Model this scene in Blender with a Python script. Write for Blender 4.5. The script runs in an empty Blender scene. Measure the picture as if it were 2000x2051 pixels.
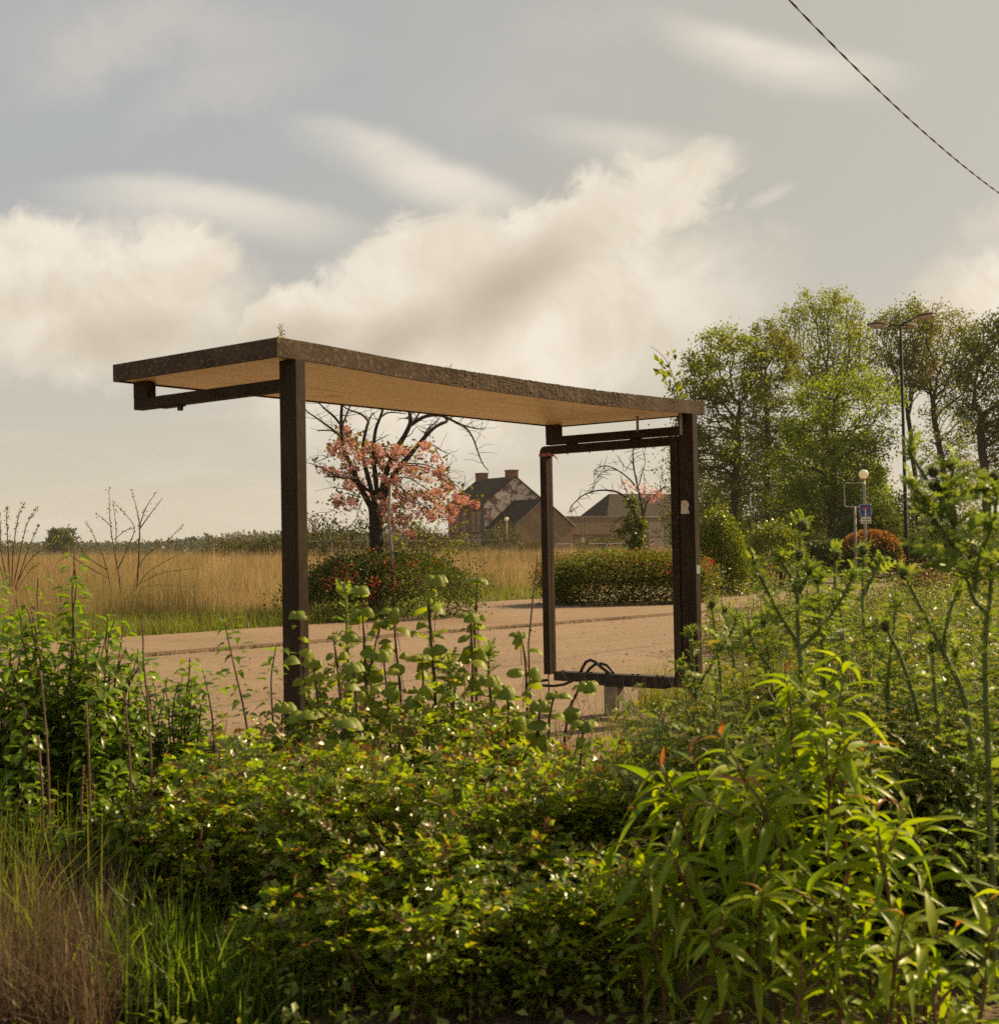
import bpy, math, random
import numpy as np
from mathutils import Vector, Matrix
rng = np.random.default_rng(11)
random.seed(5)
SC = bpy.context.scene
COL = SC.collection
PI = math.pi

# ------------------------------------------------------------------ camera model
H = 1.32; F = 2690.8; PITCH = 0.0295494; ROLL = -0.0177681; CX, CY = 1000.0, 1025.5
def ray(px, py):
    X, Y = px-CX, py-CY
    c, s = math.cos(ROLL), math.sin(ROLL)
    u, v = c*X+s*Y, -s*X+c*Y
    c, s = math.cos(PITCH), math.sin(PITCH)
    d, up = F, -v
    return np.array([u, d*c-up*s, d*s+up*c])/F
def atZ(px, py, Z):
    r = ray(px, py); return np.array([0, 0, H]) + r*(Z/r[1])
def ground(px, py, z=0.0):
    r = ray(px, py); return np.array([0, 0, H]) + r*((z-H)/r[2])
TH = 0.8962139
A0 = np.array([-1.26764, 7.73236, 0.0])*0.9
D1 = np.array([-math.sin(TH), math.cos(TH), 0.0]); D2 = np.array([math.cos(TH), math.sin(TH), 0.0])
ZUP = np.array([0, 0, 1.0])
def W(a, b, z=0.0): return A0 + a*D1 + b*D2 + z*ZUP
def at_b(px, py, b):
    r = ray(px, py); o = np.array([0, 0, H]); t = (b-(o-A0)@D2)/(r@D2)
    return o+t*r

# ------------------------------------------------------------------ mesh building
class MB:
    def __init__(self): self.v = []; self.q = []; self.t = []; self.n = 0
    def add(self, verts, quads=None, tris=None):
        verts = np.asarray(verts, float).reshape(-1, 3)
        self.v.append(verts)
        if quads is not None and len(quads): self.q.append(np.asarray(quads, int).reshape(-1, 4)+self.n)
        if tris is not None and len(tris): self.t.append(np.asarray(tris, int).reshape(-1, 3)+self.n)
        self.n += len(verts)
    def box(self, lo, hi, M=None):
        x0, y0, z0 = lo; x1, y1, z1 = hi
        v = np.array([[x0,y0,z0],[x1,y0,z0],[x1,y1,z0],[x0,y1,z0],[x0,y0,z1],[x1,y0,z1],[x1,y1,z1],[x0,y1,z1]], float)
        if M is not None: v = M(v)
        self.add(v, [[0,3,2,1],[4,5,6,7],[0,1,5,4],[1,2,6,5],[2,3,7,6],[3,0,4,7]])
    def tube(self, pts, rad, k=6, cap=True):
        p = np.asarray(pts, float); n = len(p)
        r = np.broadcast_to(np.asarray(rad, float), (n,))
        if n < 2: return
        t = np.gradient(p, axis=0); t /= np.linalg.norm(t, axis=1, keepdims=True)+1e-12
        ref = np.array([0.31, 0.17, 0.93]) if abs(t.mean(0)[2]) < 0.75 else np.array([0.95, 0.2, 0.1])
        x = np.cross(t, ref); x /= np.linalg.norm(x, axis=1, keepdims=True)+1e-12
        y = np.cross(t, x)
        a = np.arange(k)*2*PI/k
        ring = p[:, None] + r[:, None, None]*(np.cos(a)[None, :, None]*x[:, None]+np.sin(a)[None, :, None]*y[:, None])
        i = np.arange(n-1)[:, None]*k; j = np.arange(k)[None]; j2 = (j+1) % k
        q = np.stack([i+j, i+j2, i+k+j2, i+k+j], -1).reshape(-1, 4)
        tr = None
        if cap and k >= 3:
            tr = [[0, m+1, m] for m in range(1, k-1)]+[[(n-1)*k, (n-1)*k+m, (n-1)*k+m+1] for m in range(1, k-1)]
        self.add(ring.reshape(-1, 3), q, tr)
    def sphere(self, c, r, nu=14, nv=9, sc=(1, 1, 1)):
        u = np.arange(nu)*2*PI/nu; w = np.linspace(0, PI, nv)
        g = np.stack([np.sin(w)[:, None]*np.cos(u), np.sin(w)[:, None]*np.sin(u), np.cos(w)[:, None]*np.ones(nu)], -1)
        i = np.arange(nv-1)[:, None]*nu; j = np.arange(nu)[None]; j2 = (j+1) % nu
        q = np.stack([i+j, i+nu+j, i+nu+j2, i+j2], -1).reshape(-1, 4)
        self.add(np.asarray(c)+g.reshape(-1, 3)*r*np.asarray(sc), q)
    def leaves(self, tpl, org, axis, nrm, scale, width=1.0):
        tv, tq, tt = tpl
        org = np.asarray(org, float); N = len(org)
        if N == 0: return
        y = np.asarray(axis, float); y = y/(np.linalg.norm(y, axis=1, keepdims=True)+1e-9)
        z = np.asarray(nrm, float); z = z-(z*y).sum(1, keepdims=True)*y; z = z/(np.linalg.norm(z, axis=1, keepdims=True)+1e-9)
        x = np.cross(y, z)
        s = np.broadcast_to(np.asarray(scale, float), (N,))[:, None, None]
        wd = np.broadcast_to(np.asarray(width, float), (N,))[:, None, None]
        v = org[:, None]+s*(wd*tv[None, :, 0:1]*x[:, None]+tv[None, :, 1:2]*y[:, None]+tv[None, :, 2:3]*z[:, None])
        off = (np.arange(N)*len(tv))[:, None, None]
        self.add(v.reshape(-1, 3), (tq[None]+off).reshape(-1, 4) if len(tq) else None, (tt[None]+off).reshape(-1, 3) if len(tt) else None)
    def mesh(self, name, mat, smooth=False):
        v = np.concatenate(self.v) if self.v else np.zeros((0, 3))
        q = np.concatenate(self.q) if self.q else np.zeros((0, 4), int)
        t = np.concatenate(self.t) if self.t else np.zeros((0, 3), int)
        me = bpy.data.meshes.new(name)
        me.vertices.add(len(v)); me.vertices.foreach_set('co', v.astype(np.float32).ravel())
        li = np.concatenate([q.ravel(), t.ravel()]).astype(np.int32)
        me.loops.add(len(li)); me.loops.foreach_set('vertex_index', li)
        ls = np.concatenate([np.arange(len(q))*4, len(q)*4+np.arange(len(t))*3]).astype(np.int32)
        me.polygons.add(len(ls)); me.polygons.foreach_set('loop_start', ls)
        if any(w in name for w in ('leaves', 'foliage', 'crown', 'grass', 'weed', 'stalk', 'flower', 'trunk', 'stems', 'cover')): smooth = True
        me.polygons.foreach_set('use_smooth', np.full(len(ls), bool(smooth)))
        me.update(calc_edges=True)
        me.materials.append(mat)
        return me
    def build(self, name, mat, parent=None, smooth=False, origin=None):
        if origin is not None:
            for a in self.v: a -= np.asarray(origin)
        o = bpy.data.objects.new(name, self.mesh(name, mat, smooth)); COL.objects.link(o)
        if origin is not None: o.location = tuple(origin)
        if parent is not None:
            o.parent = parent
        return o
def tag(o, label=None, cat=None, group=None, kind=None):
    if label: o['label'] = label
    if cat: o['category'] = cat
    if group: o['group'] = group
    if kind: o['kind'] = kind
    return o
def thing(name, loc, label, cat, group=None):
    o = bpy.data.objects.new(name, None); COL.objects.link(o); o.empty_display_size = 0.2
    o.location = tuple(loc); tag(o, label, cat, group); return o
def part(mb, name, mat, root, smooth=False, label=None):
    """mesh given in world coordinates, parented under root (root has location only)"""
    loc = np.array(root.matrix_basis.translation)
    p = root.parent
    while p is not None: loc = loc+np.array(p.matrix_basis.translation); p = p.parent
    for a in mb.v: a -= loc
    o = mb.build(name, mat, root, smooth)
    if label: o['label'] = label
    return o
def struct(mb, name, mat, kind='structure', smooth=False):
    return tag(mb.build(name, mat, None, smooth), kind=kind)

# ------------------------------------------------------------------ node helpers / materials
class NT:
    def __init__(self, tree): self.t = tree; self.n = tree.nodes; self.l = tree.links
    def new(self, typ, **kw):
        nd = self.n.new(typ)
        for k, v in kw.items(): setattr(nd, k, v)
        return nd
    def set(self, sock, val):
        if isinstance(val, bpy.types.NodeSocket): self.l.new(val, sock)
        else: sock.default_value = val
    def math(self, op, a, b=None, c=None, clamp=False):
        nd = self.new('ShaderNodeMath', operation=op, use_clamp=clamp); self.set(nd.inputs[0], a)
        if b is not None: self.set(nd.inputs[1], b)
        if c is not None: self.set(nd.inputs[2], c)
        return nd.outputs[0]
    def mix(self, f, a, b, blend='MIX'):
        nd = self.new('ShaderNodeMix', data_type='RGBA', blend_type=blend); self.set(nd.inputs[0], f)
        self.set(nd.inputs[6], a if isinstance(a, bpy.types.NodeSocket) else (*a[:3], 1)); self.set(nd.inputs[7], b if isinstance(b, bpy.types.NodeSocket) else (*b[:3], 1))
        return nd.outputs[2]
    def ss(self, x, e0, e1, lo=0.0, hi=1.0):
        nd = self.new('ShaderNodeMapRange', interpolation_type='SMOOTHSTEP'); self.set(nd.inputs[0], x)
        nd.inputs[1].default_value = e0; nd.inputs[2].default_value = e1; nd.inputs[3].default_value = lo; nd.inputs[4].default_value = hi
        return nd.outputs[0]
    def noise(self, vec, scale, detail=4, rough=0.55, dist=0.0, out=0):
        nd = self.new('ShaderNodeTexNoise'); 
        if vec is not None: self.set(nd.inputs['Vector'], vec)
        nd.inputs['Scale'].default_value = scale; nd.inputs['Detail'].default_value = detail; nd.inputs['Roughness'].default_value = rough; nd.inputs['Distortion'].default_value = dist
        return nd.outputs[out]
    def ramp(self, f, stops, interp='LINEAR'):
        nd = self.new('ShaderNodeValToRGB'); self.set(nd.inputs[0], f); e = nd.color_ramp; e.interpolation = interp
        while len(e.elements) < len(stops): e.elements.new(0.5)
        for el, (p, c) in zip(e.elements, stops): el.position = p; el.color = (*c[:3], 1)
        return nd.outputs[0]
def newmat(name):
    m = bpy.data.materials.new(name); m.use_nodes = True; m.node_tree.nodes.clear()
    N = NT(m.node_tree); out = N.new('ShaderNodeOutputMaterial'); return m, N, out
def leafmat(name, cols, trans=0.4, tcol=(1.5, 1.6, 0.5), rough=0.42, spec=0.5, vein=0.0):
    m, N, out = newmat(name)
    r = N.new('ShaderNodeNewGeometry').outputs['Random Per Island']
    k = len(cols); col = N.ramp(r, [(i/(max(1, k-1)), c) for i, c in enumerate(cols)])
    pb = N.new('ShaderNodeBsdfPrincipled'); N.set(pb.inputs['Base Color'], col); pb.inputs['Roughness'].default_value = rough
    pb.inputs['Specular IOR Level'].default_value = spec
    if trans > 0:
        tb = N.new('ShaderNodeBsdfTranslucent'); N.set(tb.inputs[0], N.mix(1.0, col, tcol, 'MULTIPLY'))
        mx = N.new('ShaderNodeMixShader'); mx.inputs[0].default_value = trans
        N.l.new(pb.outputs[0], mx.inputs[1]); N.l.new(tb.outputs[0], mx.inputs[2]); N.l.new(mx.outputs[0], out.inputs[0])
    else: N.l.new(pb.outputs[0], out.inputs[0])
    return m
def surf(name, c1, c2, scale=4.0, rough=0.7, bump=0.0, bscale=None, detail=6, c3=None, spec=0.4, metal=0.0, stretch=None, thr=(0.35, 0.65), bdist=0.02):
    m, N, out = newmat(name)
    tc = N.new('ShaderNodeTexCoord').outputs['Object']
    if stretch:
        mp = N.new('ShaderNodeMapping'); N.l.new(tc, mp.inputs[0]); mp.inputs['Scale'].default_value = stretch; tc = mp.outputs[0]
    n = N.noise(tc, scale, detail)
    col = N.ramp(n, [(thr[0], c1), (thr[1], c2)])
    if c3 is not None:
        n2 = N.noise(tc, scale*3.7, 5); col = N.mix(N.ss(n2, 0.55, 0.7), col, c3)
    pb = N.new('ShaderNodeBsdfPrincipled'); N.set(pb.inputs['Base Color'], col); pb.inputs['Roughness'].default_value = rough
    pb.inputs['Specular IOR Level'].default_value = spec; pb.inputs['Metallic'].default_value = metal
    if bump > 0:
        b = N.new('ShaderNodeBump'); b.inputs['Strength'].default_value = bump; b.inputs['Distance'].default_value = bdist
        N.set(b.inputs['Height'], N.noise(tc, bscale or scale*6, 6, 0.65)); N.l.new(b.outputs[0], pb.inputs['Normal'])
    N.l.new(pb.outputs[0], out.inputs[0]); return m
M = {}
M['steel_brown'] = surf('weathered brown paint', (0.028, 0.019, 0.0115), (0.046, 0.031, 0.018), 5, 0.75, 0.05, 60, c3=(0.055, 0.038, 0.025), spec=.12, stretch=(1, 1, .4))
M['steel_dark'] = surf('dark grease steel', (0.018, 0.014, 0.010), (0.04, 0.03, 0.02), 12, 0.6, 0.3, 60, spec=.25)
M['concrete'] = surf('old concrete', (0.22, 0.18, 0.14), (0.33, 0.28, 0.22), 14, 0.9, 0.5, 90, c3=(0.12, 0.1, 0.08))
M['galv'] = surf('galvanised steel', (0.26, 0.24, 0.22), (0.36, 0.33, 0.30), 9, 0.5, 0.1, 40)
M['galv_warm'] = surf('dull painted pole', (0.2, 0.16, 0.14), (0.3, 0.25, 0.21), 5, 0.6, 0.1, 40, stretch=(1, 1, .2))
M['black_pole'] = surf('black pole paint', (0.008, 0.01, 0.009), (0.018, 0.019, 0.017), 4, 0.75, spec=.1)
M['rubber'] = surf('black hose rubber', (0.012, 0.011, 0.01), (0.025, 0.022, 0.02), 20, 0.5)
M['bark'] = surf('dark bark', (0.018, 0.013, 0.009), (0.05, 0.036, 0.025), 3, 0.95, 0.9, 18, stretch=(1, 1, .35))
M['bark_grey'] = surf('lime bark', (0.03, 0.024, 0.017), (0.075, 0.06, 0.042), 3, 0.95, 0.8, 14, stretch=(1, 1, .35))
M['twig'] = surf('brown twig', (0.05, 0.03, 0.018), (0.10, 0.06, 0.035), 8, 0.8)
M['twig_red'] = surf('red cane', (0.16, 0.05, 0.025), (0.12, 0.10, 0.03), 9, 0.55, thr=(0.4, 0.6))
M['twig_purple'] = surf('purplish stem', (0.05, 0.022, 0.018), (0.09, 0.045, 0.028), 9, 0.6)
M['stem_dead'] = surf('dead cane', (0.11, 0.055, 0.035), (0.19, 0.11, 0.07), 11, 0.8)
M['stem_green'] = surf('thistle stem', (0.10, 0.13, 0.04), (0.16, 0.18, 0.065), 14, 0.7, 0.4, 80)
# ------------------------------------------------------------------ leaf templates
def leaf_tpl(nl=3, width=0.5, fold=0.15, curl=-0.15, shape='ovate', wav=0.0):
    """unit length along +Y, two halves"""
    t = np.linspace(0, 1, nl+1)
    if shape == 'ovate': w = np.sin(PI*t**0.75)**0.9
    elif shape == 'round': w = np.sqrt(np.clip(1-(2*t-1)**2, 0, 1)); 
    elif shape == 'lance': w = np.sin(PI*t**0.62)**1.0*(1-0.15*t)
    w = w*width/2
    w[0] = max(w[0], 0.01); w[-1] = 0.004
    v = []
    for i in range(nl+1):
        z = curl*t[i]**2
        y = t[i]*(1-0.25*abs(curl)*t[i])
        wz = fold*w[i]*2 + (wav*math.sin(i*2.3) if 0 < i < nl else 0)
        v += [[-w[i], y, z+wz], [0, y, z], [w[i], y, z+wz*(0.8)]]
    q = []
    for i in range(nl):
        a = i*3
        q += [[a, a+1, a+4, a+3], [a+1, a+2, a+5, a+4]]
    return np.array(v), np.array(q), np.zeros((0, 3), int)
T_QUAD = (np.array([[0, 0, 0], [0.36, 0.45, 0.07], [0, 1, -0.05], [-0.36, 0.5, 0.06]], float), np.array([[0, 1, 2, 3]]), np.zeros((0, 3), int))
T_SMALL = [leaf_tpl(2, 0.62, 0.22, -0.2), leaf_tpl(2, 0.58, 0.1, -0.35), leaf_tpl(2, 0.66, 0.3, 0.05)]
T_OVATE = [leaf_tpl(4, 0.55, 0.18, -0.35), leaf_tpl(4, 0.5, 0.3, -0.6), leaf_tpl(4, 0.6, 0.1, -0.1)]
T_LANCE = [leaf_tpl(7, 0.22, 0.35, -0.55), leaf_tpl(7, 0.2, 0.5, -0.9), leaf_tpl(7, 0.24, 0.2, -0.25)]
def round_tpl(seed, cup=0.45):
    r = np.random.default_rng(seed); nr, na = 4, 12
    v = [[0, 0.45, 0.02]]
    for i in range(1, nr+1):
        for k in range(na):
            a = 2*PI*k/na; rr = i/nr*0.5*(1+0.10*math.sin(5*a+seed)*(i/nr)+r.uniform(-.03, .03))
            v.append([rr*math.sin(a)*1.05, 0.45-rr*math.cos(a), -cup*(i/nr)**2*0.8+0.05*math.sin(a*6)*(i/nr)+r.uniform(-.03, .03)])
    q, t = [], []
    for k in range(na): t.append([0, 1+k, 1+(k+1) % na])
    for i in range(1, nr):
        for k in range(na):
            a = 1+(i-1)*na; b = a+na
            q.append([a+k, b+k, b+(k+1) % na, a+(k+1) % na])
    return np.array(v), np.array(q), np.array(t)
T_ROUND = [round_tpl(1, .55), round_tpl(2, .8), round_tpl(3, .35)]
def thistle_tpl(seed, nl=7, width=0.42):
    r = np.random.default_rng(seed); v = []; q = []; t = []
    for i in range(nl+1):
        s = i/nl; z = -0.28*s*s+0.03*math.sin(i*1.7)
        v.append([0, s, z])
    for side in (-1, 1):
        for i in range(nl):
            s0, s1 = i/nl, (i+1)/nl; w = width*math.sin(PI*min(1, (s0+0.12)*0.95))**0.7*(0.75+0.5*r.random())
            z0 = v[i][2]
            k = len(v)
            v.append([side*0.05, s0+0.02, z0+0.02]); v.append([side*w*0.5, s0+0.03, z0+0.10+r.uniform(-.05, .05)]); v.append([side*w, s0+0.16+r.uniform(-.04, .06), z0+0.06+r.uniform(-.08, .08)]); v.append([side*w*0.42, s0+0.12, z0+0.06])
            q.append([i, k+1, k+3, i+1]) if side > 0 else q.append([i, i+1, k+3, k+1])
            t.append([k+1, k+2, k+3]) if side > 0 else t.append([k+1, k+3, k+2])
    return np.array(v), np.array(q), np.array(t)
T_THISTLE = [thistle_tpl(1), thistle_tpl(2, 8, .36), thistle_tpl(3, 6, .5)]
def unit(n):
    v = rng.normal(size=(n, 3)); return v/np.linalg.norm(v, axis=1, keepdims=True)
def scatter(mb, tpls, org, axis, nrm, scale, width=1.0):
    idx = rng.integers(0, len(tpls), len(org))
    scale = np.broadcast_to(scale, (len(org),)); width = np.broadcast_to(width, (len(org),))
    for i, tp in enumerate(tpls):
        k = idx == i; mb.leaves(tp, org[k], axis[k], nrm[k], scale[k], width[k])

# ------------------------------------------------------------------ woody skeletons
def skeleton(trunk, targets, bf=0.4, seg=0.5, jit=0.05, down=1.0, follow=0.35, start=0.3):
    nodes = [np.asarray(p, float) for p in trunk]; par = [-1]+list(range(len(trunk)-1))
    plen = [0.0]
    for i in range(1, len(nodes)): plen.append(plen[-1]+np.linalg.norm(nodes[i]-nodes[i-1]))
    L = plen[-1]; ok = [p >= start*L for p in plen]
    arr = np.zeros((60000, 3)); arr[:len(nodes)] = nodes
    pl = np.zeros(60000); pl[:len(nodes)] = plen
    pen = np.zeros(60000); pen[:len(nodes)] = [0 if k else 1e6 for k in ok]
    n = len(nodes); par = par+[0]*(60000-n)
    order = np.argsort(np.linalg.norm(targets-nodes[-1], axis=1)+rng.normal(0, .3, len(targets))*0.3)
    term = []
    for ti in order:
        t = targets[ti]; d = np.linalg.norm(arr[:n]-t, axis=1)
        cost = d+bf*pl[:n]+pen[:n]+down*np.maximum(0, arr[:n, 2]-t[2]+0.1*d)
        i = int(np.argmin(cost)); p0 = arr[i]; dist = d[i]
        if dist < 1e-3: continue
        pd = p0-arr[par[i]] if par[i] >= 0 else np.array([0, 0, 1.0]); pd = pd/(np.linalg.norm(pd)+1e-9)
        mid = p0+pd*dist*follow+(t-p0)*0.25
        k = max(1, int(round(dist/seg)))
        prev = i
        for s in range(1, k+1):
            u = s/k; p = (1-u)**2*p0+2*u*(1-u)*mid+u*u*t
            if s < k: p = p+rng.normal(0, jit, 3)*min(seg, dist)
            arr[n] = p; par[n] = prev; pl[n] = pl[prev]+np.linalg.norm(p-arr[prev]); prev = n; n += 1
        term.append(n-1)
    return arr[:n].copy(), par[:n], term
def radii(par, n, rtip, ex, rmax=None):
    cnt = np.zeros(n); child = [[] for _ in range(n)]
    for i in range(n):
        if par[i] >= 0: child[par[i]].append(i)
    for i in range(n-1, -1, -1):
        cnt[i] += 1 if not child[i] else 0
        if par[i] >= 0: cnt[par[i]] += cnt[i]
    # parents always come before children
    r = rtip*np.maximum(cnt, 1)**ex
    if rmax: r = np.minimum(r, rmax)
    return r, cnt, child
def limbs(mb, nodes, par, r, cnt, child, kmax=8, rmin=0.0):
    starts = [0]
    while starts:
        s = starts.pop(); ch = [s]
        if par[s] >= 0: ch = [par[s], s]
        c = s
        while child[c]:
            m = max(child[c], key=lambda q: cnt[q])
            starts += [q for q in child[c] if q != m]
            ch.append(m); c = m
        rr = r[ch].copy()
        if par[s] >= 0: rr[0] = min(rr[0], rr[1]*1.3)
        if rr.max() < rmin: continue
        rr[-1] *= 0.5
        k = 3 if rr.max() < 0.012 else (4 if rr.max() < .03 else (6 if rr.max() < .09 else kmax))
        mb.tube(nodes[ch], rr, k, cap=False)
def ellipsoid_pts(n, c, r, shell=0.5, zmin=None):
    u = unit(n); rad = (shell**3+(1-shell**3)*rng.random(n))**(1/3)
    p = np.asarray(c)+u*rad[:, None]*np.asarray(r)
    if zmin is not None: p = p[p[:, 2] > zmin]
    return p
# ------------------------------------------------------------------ camera, world, sun
cam = bpy.data.cameras.new('camera'); co = bpy.data.objects.new('camera', cam); COL.objects.link(co); SC.camera = co
R_, U_, Fw = np.array([1, 0, 0.]), np.array([0, -math.sin(PITCH), math.cos(PITCH)]), np.array([0, math.cos(PITCH), math.sin(PITCH)])
c, s = math.cos(ROLL), math.sin(ROLL)
rc, uc = c*R_+s*U_, -s*R_+c*U_
co.matrix_world = Matrix(((rc[0], uc[0], -Fw[0], 0), (rc[1], uc[1], -Fw[1], 0), (rc[2], uc[2], -Fw[2], H), (0, 0, 0, 1)))
cam.sensor_fit = 'HORIZONTAL'; cam.sensor_width = 56; cam.lens = 56*F/2000; cam.clip_start = 0.1; cam.clip_end = 6000
cam.dof.use_dof = True; cam.dof.focus_distance = 14.0; cam.dof.aperture_fstop = 9.0; cam.dof.aperture_blades = 6

SUN_AZ, SUN_EL = math.radians(58), math.radians(36)     # azimuth clockwise from +Y
sdir = Vector((math.sin(SUN_AZ)*math.cos(SUN_EL), math.cos(SUN_AZ)*math.cos(SUN_EL), math.sin(SUN_EL)))
sl = bpy.data.lights.new('sun', 'SUN'); so = bpy.data.objects.new('sun', sl); COL.objects.link(so)
sl.energy = 5.0; sl.angle = math.radians(0.6); sl.color = (1.0, 0.77, 0.45)
so.rotation_euler = sdir.to_track_quat('Z', 'Y').to_euler(); so.location = (20, 15, 30)

wd = bpy.data.worlds.new('World'); SC.world = wd; wd.use_nodes = True
N = NT(wd.node_tree); N.n.clear()
wout = N.new('ShaderNodeOutputWorld'); bg = N.new('ShaderNodeBackground'); N.l.new(bg.outputs[0], wout.inputs[0])
STR = 0.08; bg.inputs[1].default_value = STR
sky = N.new('ShaderNodeTexSky', sky_type='NISHITA'); sky.sun_disc = False; sky.sun_elevation = SUN_EL; sky.sun_rotation = SUN_AZ
sky.air_density = 1.0; sky.dust_density = 1.2; sky.ozone_density = 1.5
tc = N.new('ShaderNodeTexCoord').outputs['Generated']
sx = N.new('ShaderNodeSeparateXYZ'); N.l.new(tc, sx.inputs[0])
yy = N.math('MAXIMUM', N.math('ABSOLUTE', sx.outputs[1]), 0.25)
U = N.math('DIVIDE', sx.outputs[0], yy); V = N.math('DIVIDE', sx.outputs[2], yy)
cv = N.new('ShaderNodeCombineXYZ'); N.set(cv.inputs[0], U); N.set(cv.inputs[1], V); N.set(cv.inputs[2], N.math('MULTIPLY', sx.outputs[1], 0.3))
def dxy(x, y):           # displayed (1904 px) photo position -> direction coordinates
    r = ray(x*1.0504, y*1.0504); return r[0]/r[1], r[2]/r[1]
nA = N.noise(cv.outputs[0], 7.0, 4, 0.6, 0.3, out=1); nB = N.noise(cv.outputs[0], 30, 6, 0.66, 0.8, out=1)
def warp(amp1, amp2):
    sa = N.new('ShaderNodeVectorMath', operation='SUBTRACT'); N.l.new(nA, sa.inputs[0]); sa.inputs[1].default_value = (.5, .5, .5)
    sb = N.new('ShaderNodeVectorMath', operation='SUBTRACT'); N.l.new(nB, sb.inputs[0]); sb.inputs[1].default_value = (.5, .5, .5)
    m1 = N.new('ShaderNodeVectorMath', operation='SCALE'); N.l.new(sa.outputs[0], m1.inputs[0]); m1.inputs[3].default_value = amp1
    m2 = N.new('ShaderNodeVectorMath', operation='SCALE'); N.l.new(sb.outputs[0], m2.inputs[0]); m2.inputs[3].default_value = amp2
    ad = N.new('ShaderNodeVectorMath', operation='ADD'); N.l.new(m1.outputs[0], ad.inputs[0]); N.l.new(m2.outputs[0], ad.inputs[1])
    a2 = N.new('ShaderNodeVectorMath', operation='ADD'); N.l.new(ad.outputs[0], a2.inputs[0]); N.l.new(cv.outputs[0], a2.inputs[1])
    sp = N.new('ShaderNodeSeparateXYZ'); N.l.new(a2.outputs[0], sp.inputs[0]); return sp.outputs[0], sp.outputs[1]
WC = warp(0.07, 0.05); WS = warp(0.025, 0.004); WW = warp(0.12, 0.05)
def blob(w, x, y, a, b, ang, soft, curve=0.0, amt=1.0, top=None):
    """soft ellipse; centre/half axes in displayed photo px, ang in degrees (counter-clockwise seen)"""
    cx, cy = dxy(x, y); k = 1.0504/F; a *= k; b *= k
    du = N.math('SUBTRACT', w[0], cx); dv = N.math('SUBTRACT', w[1], cy)
    ca, sa = math.cos(math.radians(ang)), math.sin(math.radians(ang))
    p = N.math('DIVIDE', N.math('ADD', N.math('MULTIPLY', du, ca), N.math('MULTIPLY', dv, sa)), a)
    q = N.math('DIVIDE', N.math('SUBTRACT', N.math('MULTIPLY', dv, ca), N.math('MULTIPLY', du, sa)), b)
    if curve: q = N.math('SUBTRACT', q, N.math('MULTIPLY', N.math('MULTIPLY', p, p), curve))
    if top is not None:   # sharper on the upper side
        q = N.math('MULTIPLY', q, N.ss(q, -0.2, 0.4, 1.0, top))
    d = N.math('ADD', N.math('MULTIPLY', p, p), N.math('MULTIPLY', q, q))
    return N.ss(N.math('SQRT', d), 1.0, 1.0-soft, 0.0, amt)
def vmax(lst):
    o = lst[0]
    for x in lst[1:]: o = N.math('MAXIMUM', o, x)
    return o
def vadd(lst):
    o = lst[0]
    for x in lst[1:]: o = N.math('ADD', o, x)
    return o
cumulus = vmax([
    blob(WC, 980, 640, 620, 250, 14, 0.6), blob(WC, 800, 520, 240, 150, 22, 0.42), blob(WC, 1120, 430, 300, 125, 26, 0.42),
    blob(WC, 1270, 360, 165, 100, 30, 0.5), blob(WC, 610, 610, 260, 120, 16, 0.45), blob(WC, 1000, 470, 200, 110, 20, 0.4),
    blob(WC, 200, 580, 360, 200, 0, 0.55), blob(WC, 40, 510, 220, 140, 0, 0.42), blob(WC, 330, 500, 150, 115, 0, 0.5),
    blob(WC, 1850, 600, 260, 150, 26, 0.7), blob(WC, 1900, 420, 160, 80, 30, 0.9, amt=0.5)])
lens = vmax([
    blob(WS, 400, 378, 400, 92, -9, 0.95, -0.45, 0.85, top=1.9), blob(WS, 820, 318, 340, 105, -22, 0.95, -0.18, 1.0, top=1.9),
    blob(WS, 690, 262, 200, 60, -14, 0.98, -0.2, 0.55, top=1.5),
    blob(WS, 1490, 108, 330, 95, -13, 0.95, 0.3, 1.0, top=1.7), blob(WS, 1210, 266, 280, 75, -9, 0.98, 0.0, 0.6, top=1.5), blob(WS, 1460, 370, 70, 20, 25, 0.9, 0.0, 0.4)])
mpl = N.new('ShaderNodeMapping'); N.l.new(cv.outputs[0], mpl.inputs[0]); mpl.inputs['Rotation'].default_value = (0, 0, .3); mpl.inputs['Scale'].default_value = (1, 3.2, 1)
lens = N.math('MULTIPLY', lens, N.ss(N.noise(mpl.outputs[0], 9, 6, 0.6, 0.5), 0.25, 0.62, 0.62, 1.0))
wisp = vadd([blob(WW, 300, 60, 460, 140, -6, 1.0, 0, 0.55), blob(WW, 430, 190, 280, 80, 12, 1.0, 0, 0.45), blob(WW, 120, 120, 200, 100, 20, 1.0, 0, .35), blob(WW, 1100, 60, 340, 80, 10, 1.0, 0, .25), blob(WW, 1000, 180, 320, 90, 5, 1, 0, .2)])
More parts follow.
